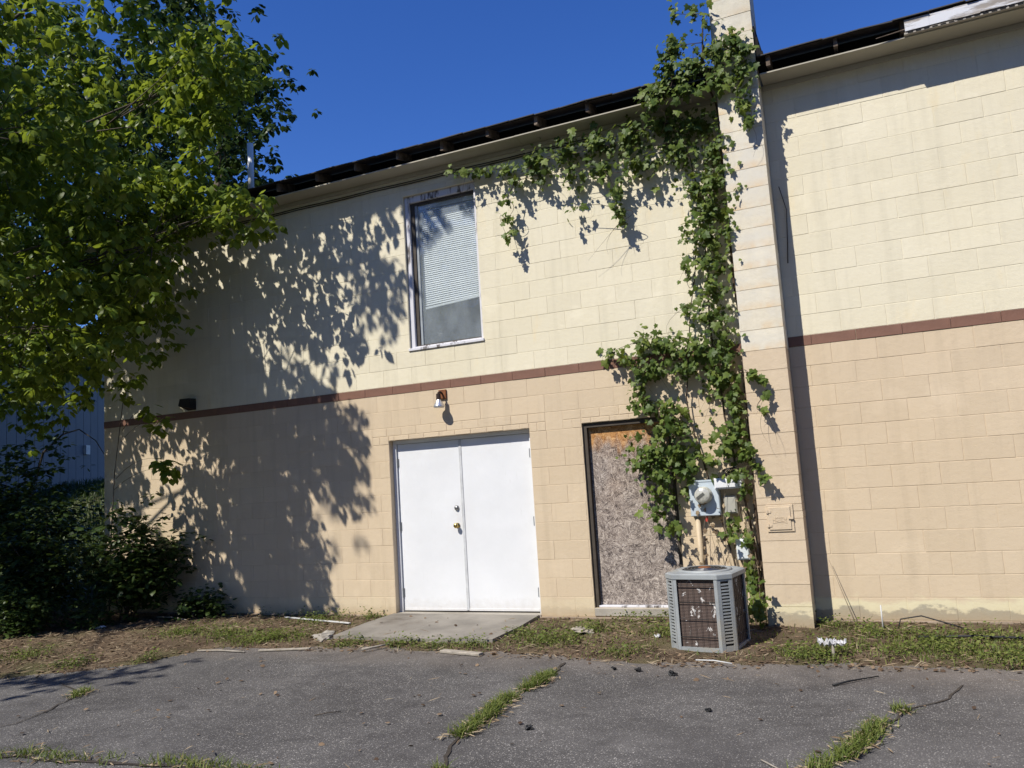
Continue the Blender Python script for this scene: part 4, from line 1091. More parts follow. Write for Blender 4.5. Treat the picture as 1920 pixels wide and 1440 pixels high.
# unseen wood behind the viewer, mirrored in the glass, shaped to cut sky light
rng = np.random.default_rng(55)
wv = MB()
wc = []
for i in range(17):
    x = -38 + 4.6*i + rng.uniform(-1.2, 1.2); y = -22.5 + rng.uniform(-1.8, 1.8) + max(0, x-14)*.75; h = rng.uniform(13.5, 15.5)
    wv.tube([(x, y, -.1), (x+.1, y, h*.5), (x+.2, y, h*.8)], [.28, .2, .08], 7)
    k = 38
    u_ = rng.normal(0, 1, (k, 3)); u_ = norm(u_)*(rng.random((k, 1))**.4)
    wc.append(u_*np.array([3.3, 2.4, h*.47]) + np.array([x, y, h*.52]))
wc = np.concatenate(wc)
b_, t_, n_, s_ = spray_leaves(wc, .8, 6, 7, .68, rng, .4, .8)
b_[:, 2] = np.maximum(b_[:, 2], .6)
V, F = place(OV, OVF, b_, t_, n_, s_)
wood = np_mesh('wood', V, F, LEAF_B)
tag(wood, 'dark belt of trees out of view, shaped to cut sky light, mirrored in the upstairs window glass', 'wood', None, 'stuff')
wv.build('trunks', BARK, wood)

# sapling whose twigs hang in front of the shaded wall
sap = empty('sapling', (-6.35, -.75, .02))
tag(sap, 'thin sapling with a few sunlit leaf sprays against the shaded wall', 'sapling')
st_ = MB().tube([(0,0,0),(.06,-.02,1.0),(.18,-.05,2.0),(.40,-.10,2.9),(.62,-.13,3.25)], [.009,.008,.006,.005,.003], 6)
P = np.array(sprigs) - np.array([-6.35, -.75, .02])
for p in P:
    st_.tube(curve((.18 + (p[2]-2.0)*.2, -.05, max(1.3, p[2]-.2)), p, (0, 0, .10), 6), list(np.linspace(.004, .0015, 6)), 4)
st_.build('stem', BARK, sap, True)
b_, t_, n_, s_ = spray_leaves(P, .085, 5, 6, .115, np.random.default_rng(4))
V, F = place(OV, OVF, b_, t_, n_, s_)
np_mesh('foliage', V, F, LEAF_A, sap)

# ---- shrubs
def shrub(label, x, y, rx, ry, h, nl, size, seed, mat=LEAF_S, name='shrub', z0=None):
    rng = np.random.default_rng(seed)
    zz = (soil_h(x, y) if z0 is None else z0) - .02
    root = tag(empty(name, (x, y, zz)), label, 'shrub')
    st = MB()
    cen = []
    for i in range(max(5, int(nl/420))):
        a = rng.uniform(0, 6.28); r_ = math.sqrt(rng.random())*.9
        el = rng.uniform(.35, 1.0)
        tipp = Vector((rx*r_*math.cos(a), ry*r_*math.sin(a), h*el*math.sqrt(max(.1, 1-.75*r_*r_))))
        c0 = curve((rng.normal(0, .07), rng.normal(0, .07), 0), tipp, (0, 0, .08*h), 6)
        st.tube(c0, list(np.linspace(.012, .003, 6)), 5)
        cen += [c0[k] for k in (2, 3, 4, 5)]
    st.build('stem', BARK, root, True)
    cen = np.array([tuple(q) for q in cen])
    C_ = cen[rng.integers(0, len(cen), nl//6)]
    b_, t_, n_, s_ = spray_leaves(C_, .16*(rx+ry)/1.6+.05, 1, 6, size, rng, .3, .9)
    b_[:, 2] = np.maximum(b_[:, 2], .02)
    V, F = place(OV, OVF, b_, t_, n_, s_)
    np_mesh('foliage', V, F, mat, root)
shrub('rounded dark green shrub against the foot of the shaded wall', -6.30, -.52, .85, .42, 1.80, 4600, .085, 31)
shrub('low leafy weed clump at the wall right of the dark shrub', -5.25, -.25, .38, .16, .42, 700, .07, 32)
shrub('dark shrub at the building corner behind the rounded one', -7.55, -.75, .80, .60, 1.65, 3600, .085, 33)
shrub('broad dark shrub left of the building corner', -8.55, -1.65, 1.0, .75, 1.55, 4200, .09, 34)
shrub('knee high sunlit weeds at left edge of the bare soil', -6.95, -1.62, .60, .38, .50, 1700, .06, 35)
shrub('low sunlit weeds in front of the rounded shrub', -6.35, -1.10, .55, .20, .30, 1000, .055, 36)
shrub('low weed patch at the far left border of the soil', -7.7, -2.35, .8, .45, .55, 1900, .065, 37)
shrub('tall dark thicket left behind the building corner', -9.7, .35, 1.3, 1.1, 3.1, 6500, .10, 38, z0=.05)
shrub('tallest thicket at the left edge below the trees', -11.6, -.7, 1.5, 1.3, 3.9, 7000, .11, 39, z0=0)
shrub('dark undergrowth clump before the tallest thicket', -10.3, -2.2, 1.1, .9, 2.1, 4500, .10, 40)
# bare arching branch over the gap
bb = MB().tube([(-10.6,1.0,.6),(-10.4,1.0,1.9),(-10.1,1.0,2.55),(-9.6,1.0,2.83),(-9.2,1.0,2.88),(-8.8,1.0,2.66),(-8.5,1.0,2.3)], [.03,.025,.02,.016,.012,.009,.005], 6)
bb.tube([(-9.6,1.0,2.83),(-9.5,1.0,3.1),(-9.7,1.05,3.3)], [.01,.006,.003], 5).tube([(-10.1,1.0,2.55),(-9.7,.95,2.6),(-9.55,.9,2.75)], [.01,.006,.003], 5)
tag(bb.build('fallen_branch', BARK, None, True), 'bare branch arching over the gap before the pale blue building', 'branch')

# ------------------------------------------------------------------ climbing vine
VINE = [(1.6,-0.42,6.27,0.06,0.13,4),(1.8,-0.42,6.23,0.06,0.14,5),(1.91,-0.42,6.11,0.06,0.22,7),(1.56,-0.42,5.9,0.16,0.14,22),(1.51,-0.42,5.68,0.17,0.16,34),(1.75,-0.42,5.66,0.22,0.16,40),
  (2.0,-0.42,5.74,0.15,0.2,32),(2.17,-0.42,5.81,0.12,0.12,18),(2.26,-0.42,5.68,0.08,0.15,12),(1.38,-0.42,5.49,0.16,0.14,34),(1.63,-0.42,5.44,0.2,0.14,26),
  (2.21,-0.42,5.48,0.12,0.24,32),(2.2,-0.42,5.15,0.1,0.18,20),(2.23,-0.42,4.93,0.07,0.1,8),(1.29,-0.42,5.36,0.11,0.09,12),(1.98,-0.42,5.44,0.16,0.11,14),
  (1.65,-0.16,5.14,0.27,0.16,40),(1.32,-0.16,5.24,0.25,0.16,42),(0.96,-0.16,5.19,0.25,0.18,50),(0.59,-0.16,5.18,0.26,0.16,44),(0.22,-0.16,5.18,0.25,0.16,36),
  (-0.18,-0.16,5.17,0.22,0.12,26),(-0.51,-0.16,5.15,0.19,0.08,14),(-0.82,-0.16,5.18,0.16,0.06,9),(-1.03,-0.16,5.22,0.12,0.04,5),(-1.21,-0.16,5.29,0.09,0.04,3),
  (1.46,-0.16,4.89,0.24,0.21,40),(1.05,-0.16,4.85,0.25,0.15,34),(0.63,-0.16,4.88,0.2,0.14,20),(0.26,-0.16,4.9,0.18,0.13,12),(-0.12,-0.16,4.98,0.19,0.11,9),
  (-0.43,-0.16,4.96,0.1,0.1,6),(-0.53,-0.16,4.77,0.04,0.14,6),(-0.56,-0.16,4.55,0.05,0.12,5),(-0.56,-0.16,4.33,0.06,0.1,4),(0.76,-0.16,4.6,0.07,0.15,12),
  (0.76,-0.16,4.39,0.06,0.13,10),(0.79,-0.16,4.26,0.04,0.07,4),(0.26,-0.16,4.52,0.13,0.09,3),(1.82,-0.16,4.81,0.21,0.21,40),(1.79,-0.16,4.5,0.21,0.18,40),
  (1.59,-0.16,4.48,0.18,0.16,20),(1.75,-0.16,4.22,0.22,0.18,40),(1.68,-0.16,3.95,0.22,0.18,34),(1.68,-0.16,3.66,0.21,0.18,30),(1.69,-0.16,3.38,0.18,0.18,28),
  (1.63,-0.16,3.11,0.21,0.15,28),(1.91,-0.16,3.9,0.05,0.16,8),(1.5,-0.16,4.04,0.08,0.13,6),(1.43,-0.16,3.62,0.06,0.17,5),(1.4,-0.16,3.23,0.07,0.07,6),(0.94,-0.14,2.94,0.13,0.14,16),
  (1.16,-0.14,2.84,0.21,0.16,34),(1.49,-0.14,2.8,0.25,0.17,42),(1.73,-0.14,2.77,0.15,0.24,34),(0.56,-0.14,2.86,0.14,0.06,8),(0.75,-0.14,2.75,0.14,0.09,12),
  (0.86,-0.14,2.6,0.1,0.14,13),(1.03,-0.14,2.63,0.19,0.13,20),(1.36,-0.14,2.58,0.18,0.14,18),(1.68,-0.14,2.44,0.19,0.24,46),(1.8,-0.14,2.14,0.08,0.29,36),
  (0.84,-0.14,2.43,0.08,0.16,11),(0.9,-0.14,2.25,0.11,0.1,11),(1.08,-0.14,2.22,0.16,0.12,16),(0.76,-0.14,2.29,0.04,0.08,3),(1.14,-0.14,2.01,0.23,0.18,38),
  (0.9,-0.14,1.75,0.24,0.18,42),(1.18,-0.14,1.73,0.21,0.18,34),(0.81,-0.14,1.64,0.16,0.1,14),(0.99,-0.14,1.52,0.21,0.13,28),(1.26,-0.14,1.56,0.14,0.12,16),
  (1.03,-0.14,1.3,0.14,0.16,20),(0.9,-0.14,1.13,0.11,0.1,9),(1.06,-0.14,1.0,0.11,0.1,8),(1.7,-0.14,1.8,0.19,0.19,34),(1.85,-0.14,1.68,0.08,0.2,20),(1.74,-0.14,1.49,0.13,0.1,13),
  (1.81,-0.14,1.32,0.04,0.1,6),(1.5,-0.14,1.65,0.14,0.1,9),(1.65,-0.14,0.98,0.11,0.16,8),(1.79,-0.14,0.87,0.06,0.19,8),(1.81,-0.14,0.49,0.06,0.28,16),(2.01,-0.4,2.44,0.04,0.05,5),
  (2.1,-0.4,2.37,0.04,0.03,4),(2.14,-0.4,2.23,0.02,0.06,3),(2.1,-0.4,2.07,0.03,0.07,3),(1.99,-0.4,1.56,0.05,0.06,4),(2.04,-0.4,1.44,0.05,0.06,4),(1.97,-0.4,1.7,0.03,0.05,3),
  (1.88,-0.45,0.26,0.08,0.15,26)]
rng = np.random.default_rng(77)
vine = tag(empty('climbing_vine', (1.75, -.08, 0.0)), 'green climbing vine spreading up the wall, chimney and eave', 'vine')
VO = np.array([1.75, -.08, 0.0])
MAIN = [[(1.90,-.05,0),(1.90,-.06,1.2),(1.91,-.05,2.6),(1.90,-.06,3.8),(1.91,-.06,4.9),(1.90,-.10,5.35),(1.88,-.36,5.42),(1.86,-.42,5.7),(1.90,-.38,6.2)],
        [(1.86,-.12,0),(1.84,-.06,.9),(1.70,-.07,1.9),(1.62,-.07,2.9),(1.66,-.07,4.0),(1.58,-.08,4.8),(1.45,-.12,5.25)],
        [(1.72,-.10,0),(1.60,-.05,.8),(1.40,-.06,1.7),(1.30,-.07,2.3),(1.45,-.07,3.2),(1.62,-.07,4.2)],
        [(1.93,-.05,0),(1.925,-.035,1.6),(1.93,-.035,3.2),(1.925,-.035,5.3)]]
MR = [.019, .014, .011, .016]
allpts = []
for path, r_ in zip(MAIN, MR):
    P_ = []
    for a, b in zip(path, path[1:]):
        for q in np.linspace(0, 1, 7)[:-1]:
            v = Vector(a).lerp(Vector(b), q)
            P_.append(v + Vector((.022*fbm(v.z, r_*50, 1.8, 1), -abs(.018*fbm(v.z, r_*90, 1.8, 2)), 0)))
    P_.append(Vector(path[-1]))
    allpts += P_
    MB().tube([p - Vector(VO) for p in P_], list(np.linspace(r_, r_*.35, len(P_))), 7).build('stem', VBARK, vine, True)
bases, tips, nrms, szs = [], [], [], []
tw = MB()
ap = np.array([tuple(p) for p in allpts])
for (bx, by, bz, brx, brz, nl) in VINE:
    cpt = np.array([bx, by, bz])
    j = np.argmin(((ap - cpt)**2).sum(1) + .4*np.maximum(0, ap[:, 2]-bz))
    a = Vector(ap[j])
    if (a - Vector(cpt)).length > .12:
        mid = (a + Vector(cpt))*.5
        tw.tube([p - Vector(VO) for p in curve(a, cpt, (rng.normal(0, .05), -.03, rng.normal(0, .06)), 7)], list(np.linspace(.0045, .0018, 7)), 4)
    ap = np.vstack([ap, cpt])
    n_ = int(nl*4.0)
    ang = rng.uniform(0, 6.28, n_); rr = np.abs(rng.normal(0, .60, n_))
    px = bx + brx*1.05*rr*np.cos(ang); pz = bz + brz*1.05*rr*np.sin(ang)
    on_chim = by < -.3
    py = by + rng.normal(0.01, .07, n_)*(1.0 if not on_chim else .5)
    py = np.minimum(py, np.where((px > CHX[0]-.05) & (px < CHX[1]+.05), -.345, -.025))
    bases.append(np.stack([px, py, pz], 1))
    tips.append(np.stack([rng.normal(0, .6, n_), rng.normal(-.25, .35, n_), rng.normal(-.65, .5, n_)], 1))
    nrms.append(np.stack([rng.normal(-.1, .55, n_), -.9 + rng.normal(0, .45, n_), .5 + rng.normal(0, .5, n_)], 1))
    szs.append(rng.choice([.034, .044, .055, .070, .098], n_, p=[.25, .30, .24, .14, .07])*rng.uniform(.9, 1.1, n_))
    for i in range(0, n_, 3):
        p = Vector((px[i], py[i], pz[i])) - Vector(VO); q = Vector(cpt) - Vector(VO)
        tw.tube(curve(q.lerp(p, .15), p, (0, 0, .015), 4), [.0016, .0013, .001, .0008], 3, cap=False)
# loose tendrils
for _ in range(60):
    b0 = VINE[rng.integers(0, len(VINE))]
    a = Vector((b0[0], b0[1], b0[2])); L = rng.uniform(.12, .38)
    tw.tube([p - Vector(VO) for p in curve(a, a + Vector((rng.normal(0, .12), rng.uniform(-.05, .05), -L)), (rng.normal(0, .05), -.02, 0), 6)], list(np.linspace(.0022, .0008, 6)), 3, cap=False)
tag(tw.build('twigs', VBARK, vine), kind='stuff')
bases, tips, nrms, szs = (np.concatenate(a) for a in (bases, tips, nrms, szs))
bases -= VO
order = np.argsort(-szs + .05*bases[:, 1])[:300]
mask = np.ones(len(bases), bool); mask[order] = False
V, F = place(GR, GRF, bases[mask], tips[mask], nrms[mask], szs[mask])
tag(np_mesh('small_leaves', V, F, LEAF_V, vine), kind='stuff')
leaf_objects('leaf', GR, GRF, bases, tips, nrms, szs, LEAF_V, vine, order)
# dry stems at the vine's foot
ds = MB()
for i in range(20):
    x0 = rng.uniform(1.30, 1.92); z1 = rng.uniform(.5, 1.5)
    x1 = x0 + rng.normal(0, .14)
    ds.tube([p - Vector(VO) for p in curve((x0, -.05-rng.random()*.08, 0.0), (x1, -.04-rng.random()*.07, z1), (rng.normal(0, .08), -.04, 0), 8)], list(np.linspace(.0048, .0016, 8)), 4)
tag(ds.build('dry_stems', DSTEM, vine), kind='stuff')
b_ = np.stack([rng.uniform(1.30, 1.90, 60), rng.uniform(-.16, -.04, 60), rng.uniform(.35, 1.25, 60)], 1) - VO
V, F = place(GR, GRF, b_, rng.normal(0, .6, (60, 3)) + np.array([0, -.2, -.6]), rng.normal(0, .5, (60, 3)) + np.array([0, -1, .3]), rng.uniform(.03, .06, 60))
tag(np_mesh('dry_leaves', V, F, STRAW, vine), kind='stuff')

# ------------------------------------------------------------------ grass, weeds, litter
def blades(pts, h, w, rng, lean=.45):
    n_ = len(pts)
    az = rng.uniform(0, 6.28, n_)
    d = np.stack([np.cos(az), np.sin(az), np.zeros(n_)], 1)
    s = np.stack([-np.sin(az), np.cos(az), np.zeros(n_)], 1)
    hh = h*rng.uniform(.5, 1.35, n_)
    ln = lean*rng.uniform(.1, 1.3, n_)*hh
    ww = w*rng.uniform(.7, 1.3, n_)
    up = np.array([0, 0, 1.0])
    a = pts - s*ww[:, None]/2; b = pts + s*ww[:, None]/2
    m = pts + up*(hh*.6)[:, None] + d*(ln*.35)[:, None]
    c_ = m - s*ww[:, None]*.38; e = m + s*ww[:, None]*.38
    tp_ = pts + up*(hh*.92)[:, None] + d*ln[:, None]
    V = np.stack([a, b, c_, e, tp_], 1).reshape(-1, 3)
    F = (np.array([(0, 1, 3), (0, 3, 2), (2, 3, 4)])[None] + (np.arange(n_)*5)[:, None, None]).reshape(-1, 3)
    return V, F
def on_soil(xy): return np.array([(x, y, soil_h(x, y) - .004) for x, y in xy])
rng = np.random.default_rng(90)
PATCH = [(-4.48,-1.23,.3),(-3.76,-1.31,.3),(-3.29,-1.41,.32),(-3.06,-1.24,.3),(-3.27,-.35,.25),(-2.64,-.12,.15),(-2.0,-1.42,.2),(-1.44,-1.40,.2),(-.99,-1.42,.2),(-.64,-1.35,.2),(-.40,-.80,.22),(-.11,-1.06,.3),
         (.16,-1.03,.3),(.29,-.62,.25),(.84,-1.50,.2),(1.0,-.69,.25),(2.31,-1.33,.22),(2.49,-1.45,.2),(2.62,-1.08,.25),(2.86,-.5,.25),(3.1,-1.12,.35),(3.27,-.69,.3),(3.49,-.98,.35),(3.74,-.64,.3),(3.8,-1.35,.35),(4.3,-1.0,.5),(2.5,-.25,.15),(-4.44,-2.75,.2),(-5.37,-2.6,.25),(-3.75,-2.45,.15),(5.0,-.9,.6),(6.0,-.9,.6)]
xy = []
for (x, y, r_) in PATCH:
    k = int(4200*r_*r_)
    q = rng.normal(0, r_*.55, (k, 2)) + (x, y)
    xy.append(q)
xy.append(np.stack([rng.uniform(-5, 6.5, 2600), rng.uniform(-1.7, -.05, 2600)], 1))
xy = np.concatenate(xy)
inpad = (xy[:, 0] > -2.42) & (xy[:, 0] < -.53) & (xy[:, 1] > -1.22)
inac = (np.abs(xy[:, 0]-1.459) < .3) & (np.abs(xy[:, 1]+1.07) < .3)
ok = (xy[:, 1] < -.03) & (xy[:, 1] > edge_y(xy[:, 0]) - .02) & ~inpad & ~inac & ~((xy[:, 0] > 1.94) & (xy[:, 0] < 2.36) & (xy[:, 1] > -.34))
xy = xy[ok]
V, F = blades(on_soil(xy), .042, .0065, rng, .9)
tag(np_mesh('grass', V, F, GRASS), 'short green grass growing in patches on the soil strip', 'grass', None, 'stuff')
# broadleaf weeds hugging the ground
xy = np.concatenate([rng.normal(0, r_*.5, (int(75*r_), 2)) + (x, y) for (x, y, r_) in PATCH] + [np.stack([rng.uniform(.3, 1.15, 26), rng.uniform(-.22, -.06, 26)], 1), np.stack([rng.uniform(-4.6, -2.5, 20), rng.uniform(-.2, -.06, 20)], 1)])
ok = (xy[:, 1] < -.05) & (xy[:, 1] > edge_y(xy[:, 0])) & ~((xy[:, 0] > -2.42) & (xy[:, 0] < -.53) & (xy[:, 1] > -1.22))
C_ = on_soil(xy[ok]); C_[:, 2] += rng.uniform(.02, .06, len(C_))
b_, t_, n_, s_ = spray_leaves(C_, .02, 2, 6, .027, rng, -.1)
V, F = place(OV, OVF, b_, t_, n_, s_)
tag(np_mesh('ground_weeds', V, F, GRASS), 'small broadleaf weeds dotted through the grass by the wall', 'weeds', None, 'stuff')
# grass growing in the asphalt cracks
def crack_grass(path, w, n_, h, label, seed):
    rng = np.random.default_rng(seed)
    pts = np.array(wiggle(path, .05))
    i = rng.integers(0, len(pts)-1, n_)
    dens = np.array([fbm(p[0], p[1], 1.6, 8) for p in pts])
    ok = dens[i] > -.22
    i = i[ok]
    q = pts[i] + (pts[i+1]-pts[i])*rng.random((len(i), 1)) + rng.normal(0, w, (len(i), 2))
    P_ = np.column_stack([q, np.full(len(q), .0)])
    V, F = blades(P_, h, .0065, rng, 1.7)
    o = np_mesh('crack_grass', V, F, GRASS)
    tag(o, label, 'grass', None, 'stuff')
    k = len(q)//7
    a = rng.uniform(0, 6.28, k)
    tipv = np.column_stack([np.cos(a), np.sin(a), rng.normal(.1, .15, k)])
    V, F = place(OV*np.array([.18, 1, 1]), OVF, P_[rng.integers(0, len(P_), k)] + np.column_stack([rng.normal(0, w*1.2, (k, 2)), np.full(k, .008)]), tipv, np.tile([0, 0, 1.0], (k, 1)), rng.uniform(.04, .10, k))
    s = np_mesh('crack_straw', V, F, STRAW)
    tag(s, 'dry straw lying along ' + label.split(' ', 2)[2], 'straw', None, 'stuff')
crack_grass([(.50,-2.25),(.483,-2.67),(.49,-3.24),(.53,-3.72),(.58,-4.02),(.69,-4.34),(.85,-4.9)], .030, 3600, .050, 'strip of grass in the long crack in the middle of the asphalt', 91)
crack_grass([(3.05,-2.76),(2.886,-3.24),(2.758,-3.6),(2.64,-3.87),(2.42,-4.5)], .030, 2300, .050, 'strip of grass in the crack at right of the asphalt', 92)
crack_grass([(-3.30,-3.45),(-3.1,-3.9),(-2.95,-4.30)], .035, 800, .045, 'strip of grass in the crack at left of the asphalt', 93)
crack_grass([(-3.0,-5.15),(-2.3,-4.86),(-1.46,-4.76),(-.67,-4.68),(-.2,-4.75)],   .05, 1000, .045, 'strip of grass along the lower left border of the asphalt', 94)
# grassy bank beyond the corner
q = np.stack([rng.uniform(-19, -8.2, 16000), rng.uniform(.8, 9.5, 16000)], 1)
P_ = np.array([(x, y, terrain_h(x, y) - .01) for x, y in q])
V, F = blades(P_, .22, .02, rng, .8)
tag(np_mesh('bank_grass', V, F, LEAF_S), 'long dark grass on the shaded bank beyond the building corner', 'grass', None, 'stuff')
# dead leaves and straw
N_ = 42000
q = np.stack([rng.uniform(-8, 6.5, N_), rng.uniform(-4.6, -.03, N_)], 1)
d = q[:, 1] - edge_y(q[:, 0])
pr = np.where(d > .06, .85, np.where(d > -.10, .75, .015))
pr = pr*np.array([.45 + .9*max(0, fbm(x, y, 1.3, 6)+.3) for x, y in q])
ok = (rng.random(N_) < pr) & ~((q[:, 0] > -2.42) & (q[:, 0] < -.53) & (q[:, 1] > -1.22) & (rng.random(N_) < .97)) & ~((np.abs(q[:, 0]-1.459) < .3) & (np.abs(q[:, 1]+1.07) < .3))
q = q[ok]
P_ = np.array([(x, y, max(soil_h(x, y), 0) + .006) for x, y in q])
pd = (P_[:, 0] > -2.42) & (P_[:, 0] < -.53) & (P_[:, 1] > -1.22)
P_[pd, 2] = .083 + .02*P_[pd, 1]
n_ = len(P_)
a = rng.uniform(0, 6.28, n_)
tipv = np.column_stack([np.cos(a), np.sin(a), rng.normal(.05, .22, n_)])
nrv = np.column_stack([rng.normal(0, .35, (n_, 2)), np.ones(n_)])
half = rng.random(n_) < .55
V, F = place(OV, OVF, P_[half], tipv[half], nrv[half], rng.uniform(.018, .05, half.sum()))
tag(np_mesh('dead_leaves', V, F, DEADL), 'brown dead leaves scattered over the soil strip', 'leaf litter', None, 'stuff')
V, F = place(OV*np.array([.08, 1, .5]), OVF, P_[~half], tipv[~half], nrv[~half], rng.uniform(.03, .13, (~half).sum()))
tag(np_mesh('straw', V, F, STRAW), 'pale dry straw scattered over the soil strip', 'straw', None, 'stuff')

# ------------------------------------------------------------------ loose things on the ground
PALEW = simple('bleached_wood', (.32, .285, .235), .85, var=.3, scale=18, bump=.5)
WPLAS = simple('white_plastic', (.52, .52, .51), .5, var=.08)
def stick(name, pts, r0, r1, mat, label, cat, seg=6):
    mid = Vector(pts[0])
    P_ = [Vector(p) - mid for p in pts]
    return tag(MB().tube(P_, list(np.linspace(r0, r1, len(P_))), seg).build(name, mat, None, True, mid), label, cat)
def gz(x, y, r_=.01): return max(soil_h(x, y), .0) + r_
stick('stick', [(-3.60,-1.93,.012),(-3.3,-1.90,.014),(-2.97,-1.92,.012)], .007, .011, PALEW, 'pale stick on the asphalt edge left of the bleached lath', 'stick')
tag(MB().bev(-.27, .27, -.022, .022, -.008, .008, .003).build('wood_lath', PALEW, None, loc=(-2.60,-1.76,gz(-2.6,-1.76,.012))), 'bleached flat lath on the asphalt edge left of the door pad', 'lath').rotation_euler.z = .30
tag(MB().bev(-.62, .62, -.016, .016, -.006, .006, .002).build('trim_strip', WPLAS, None, loc=(-3.25,-.42,gz(-3.25,-.42,.018))), 'long white trim strip on soil left of the door pad', 'trim').rotation_euler.z = -.26
tag(MB().bev(-.23, .23, -.035, .035, -.013, .013, .005).build('wood_plank', PALEW, None, loc=(-.63,-1.66,gz(-.63,-1.66,.014))), 'short weathered plank before the right corner of the door pad', 'plank').rotation_euler.z = -.18
stick('stick', [(-1.68,-1.73,.03),(-1.60,-1.60,.032),(-1.53,-1.47,.035)], .012, .008, PALEW, 'short stick lying in front of the door pad', 'stick')
stick('stick', [(2.61,-2.23,.006),(2.72,-2.11,.010),(2.80,-2.02,.006),(2.90,-1.93,.006)], .008, .004, CABLE, 'black twig on the asphalt at right', 'stick')
stick('stick', [(-.73,-3.66,.005),(-.67,-3.60,.008),(-.60,-3.53,.005)], .004, .003, BARK, 'small dark twig on the middle of the asphalt', 'stick')
stick('stick', [(2.34,-3.84,.005),(2.44,-3.95,.005)], .005, .004, PALEW, 'small pale twig on asphalt beside the right crack', 'stick')
stick('stick', [(-5.9,-.38,.06),(-5.5,-.46,.07),(-5.18,-.56,.06)], .010, .007, PALEW, 'pale bent stick in the weeds below the shaded wall', 'stick')
stick('stick', [(1.55,-1.72,.03),(1.70,-1.74,.035),(1.85,-1.80,.03)], .006, .005, WPLAS, 'white curved strip on the ground in front of the air conditioner', 'stick')
stick('dead_vine_stem', [(2.72,-.20,.0),(2.62,-.12,.30),(2.52,-.05,.62)], .005, .002, DSTEM, 'thin dry stem leaning on the wall right of the chimney', 'stem')
stick('dead_vine_stem', [(2.43,-.012,3.55),(2.45,-.012,3.8),(2.47,-.015,4.1),(2.42,-.012,4.35)], .005, .003, VBARK, 'thin bare vine stem on the wall in the chimney shadow', 'stem')
stick('black_hose', [(3.05,-.35,.03),(3.08,-.30,.12),(3.25,-.30,.15),(3.5,-.34,.08),(3.62,-.36,.04)], .006, .006, CABLE, 'black hose looping up from soil at right wall foot', 'hose', 8)
stick('black_hose', [(3.2,-.75,.055),(3.6,-.70,.060),(4.0,-.72,.055),(4.6,-.66,.055)], .012, .012, CABLE, 'black hose lying in the grass at right', 'hose', 8)
stick('white_stake', [(2.93,-.30,.0),(2.93,-.295,.24)], .007, .006, WPLAS, 'thin white stake standing at right wall foot', 'stake')
# post with crumpled paper
ps = tag(empty('ground_stub', (2.57, -1.36, 0)), 'short pale pipe stub with crumpled white paper caught on top', 'pipe stub')
MB().lathe([(.013, -.05), (.013, .115)], (0, 0, 0), 'z', 10).build('pipe', PALEW, ps, True)
def crumple(n_, r_, seed, sq=.6):
    rng = np.random.default_rng(seed)
    bm = bmesh.new(); bmesh.ops.create_icosphere(bm, subdivisions=3, radius=r_)
    for v in bm.verts:
        v.co *= 1 + .9*mnoise.noise(v.co*(1.1/r_) + Vector((seed, 0, 0))) + .5*mnoise.noise(v.co*(3/r_))
        v.co.z *= sq
    me = bpy.data.meshes.new('paper'); bm.to_mesh(me); bm.free()
    me.materials.append(simple('white_paper', (.56, .56, .58), .8, var=.35, scale=30))
    return me
def sheet(seed, w):
    g = 16
    vs = []
    for j in range(g+1):
        for i in range(g+1):
            u, v = i/g-.5, j/g-.5
            q = Vector((u*3.2+seed, v*3.2, seed*.3))
            d1, d2, d3 = mnoise.noise(q), mnoise.noise(q+Vector((7, 3, 1))), mnoise.noise(q*2.3+Vector((2, 9, 4)))
            vs.append((u*w*(.8+.3*d2), v*w*.55 + w*.25*d2, w*(.55*abs(d1) + .28*d3) + w*.2*u*u))
    fs = [(j*(g+1)+i, j*(g+1)+i+1, (j+1)*(g+1)+i+1, (j+1)*(g+1)+i) for j in range(g) for i in range(g)]
    return MB().add(vs, fs).mesh('paper', simple('dirty_white_paper', (.60, .60, .62), .7, var=.3, scale=25, dirt=(.34, .30, .25), dirt_amt=.5))
link('paper', sheet(3.3, .15), ps, (-.045, .0, .100))
link('paper', sheet(9.1, .11), ps, (.055, .01, .105))
tag(link('paper_scrap', crumple(0, .05, 12, .35), None, (-6.08, -1.12, gz(-6.08, -1.12, .02))), 'white scrap of litter in front of the dark shrub', 'litter').scale = (1.8, .7, 1)
tag(link('paper_scrap', crumple(0, .028, 14, .6), None, (1.02, -.88, gz(1.02, -.88, .012))), 'white scrap of litter left of the air conditioner', 'litter')
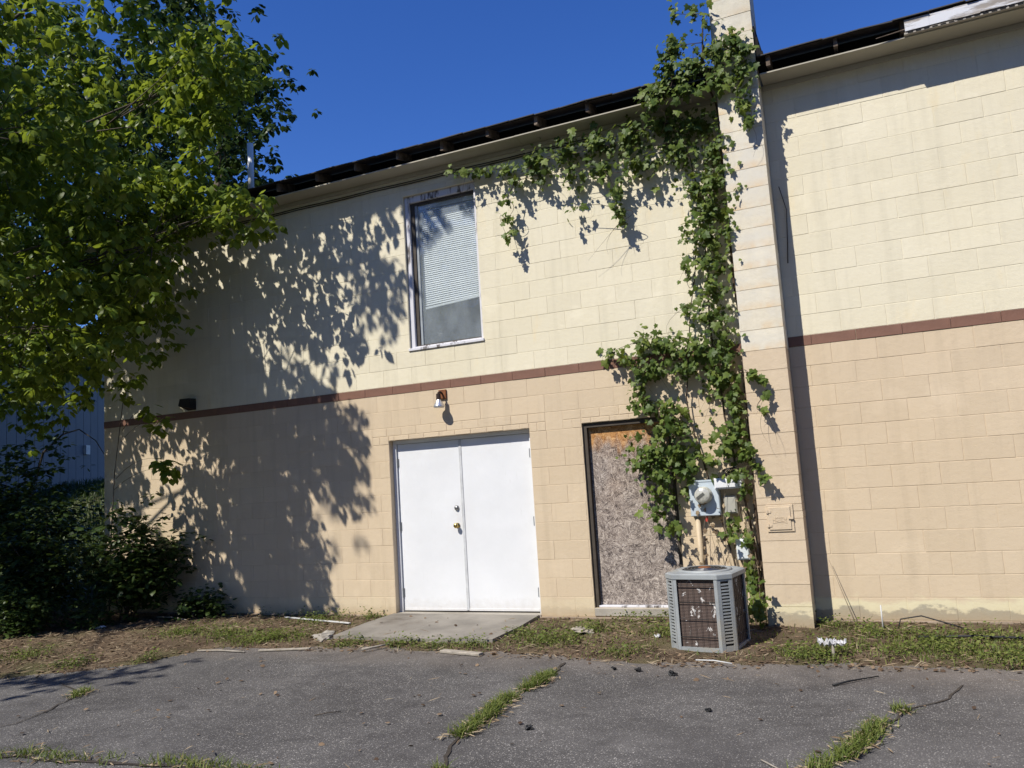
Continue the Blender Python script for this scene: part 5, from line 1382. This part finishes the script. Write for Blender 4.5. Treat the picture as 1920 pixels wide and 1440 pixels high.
def stone(label, x, y, r_, seed, mat=CONC, sq=.4):
    me = crumple(0, r_, seed, sq); me.materials.clear(); me.materials.append(mat)
    return tag(link('stone', me, None, (x, y, gz(x, y, r_*.2))), label, 'stone')
stone('flat concrete chunk in the grass before the boarded opening', .25, -.76, .10, 21, PALEW, .25)
stone('rounded stone at the left front corner of the door pad', -2.52, -1.22, .11, 22)
CLODS = [(.95,-2.0,'left one of three small tar clods before the air conditioner'),(1.15,-2.02,'middle one of three small tar clods before the air conditioner'),
         (1.45,-2.10,'right one of three small tar clods before the air conditioner'),(1.9,-3.0,'small tar clod alone between the two grassy cracks'),(.9,-3.6,'small tar clod just right of the middle grassy crack')]
for i, (x, y, lab) in enumerate(CLODS):
    tag(link('clod', crumple(0, .018 + .006*(i % 3), 30+i, .6), None, (x, y, .008)), lab, 'clod', 'dark clods on the asphalt')
for o in bpy.data.objects:
    if o.name.startswith('clod'):
        o.data.materials.clear(); o.data.materials.append(CABLE)

# ------------------------------------------------------------------ pale blue building beyond the bank
bb_ = tag(empty('metal_building', (-20.3, 9.0, 1.6), math.atan2(.34, .94)), 'pale blue metal sided building in shade beyond the bank', 'building')
BLUE = simple('pale_blue_siding', (.135, .16, .205), .6, var=.08, scale=1.5, bump=.1)
# local +x faces the camera, local y runs along the wall
MB().box(-6, -.02, -7, 5, 0, 4.6).build('wall', BLUE, bb_)
for i in range(30):
    y = -7 + .4*i
    MB().box(-.021, .005, y+.008, y+.392, .35, 4.58).build('panel', BLUE, bb_)
MB().box(-.02, .02, -7.02, 5.02, 0, .33).build('base_trim', simple('white_trim', (.6, .62, .66), .6), bb_)
MB().add([(-6.4,-7.4,4.6),(.4,-7.4,4.6),(.4,5.4,4.6),(-6.4,5.4,4.6),(-3,-7.4,6.0),(-3,5.4,6.0)], [(0,3,2,1),(1,2,5,4),(3,0,4,5),(0,1,4),(2,3,5)]).build('roof', SHING, bb_)
MB().box(.006, .10, 1.0, 1.22, 1.7, 2.0).build('meter_box', simple('pale_box', (.6, .62, .64), .5), bb_)
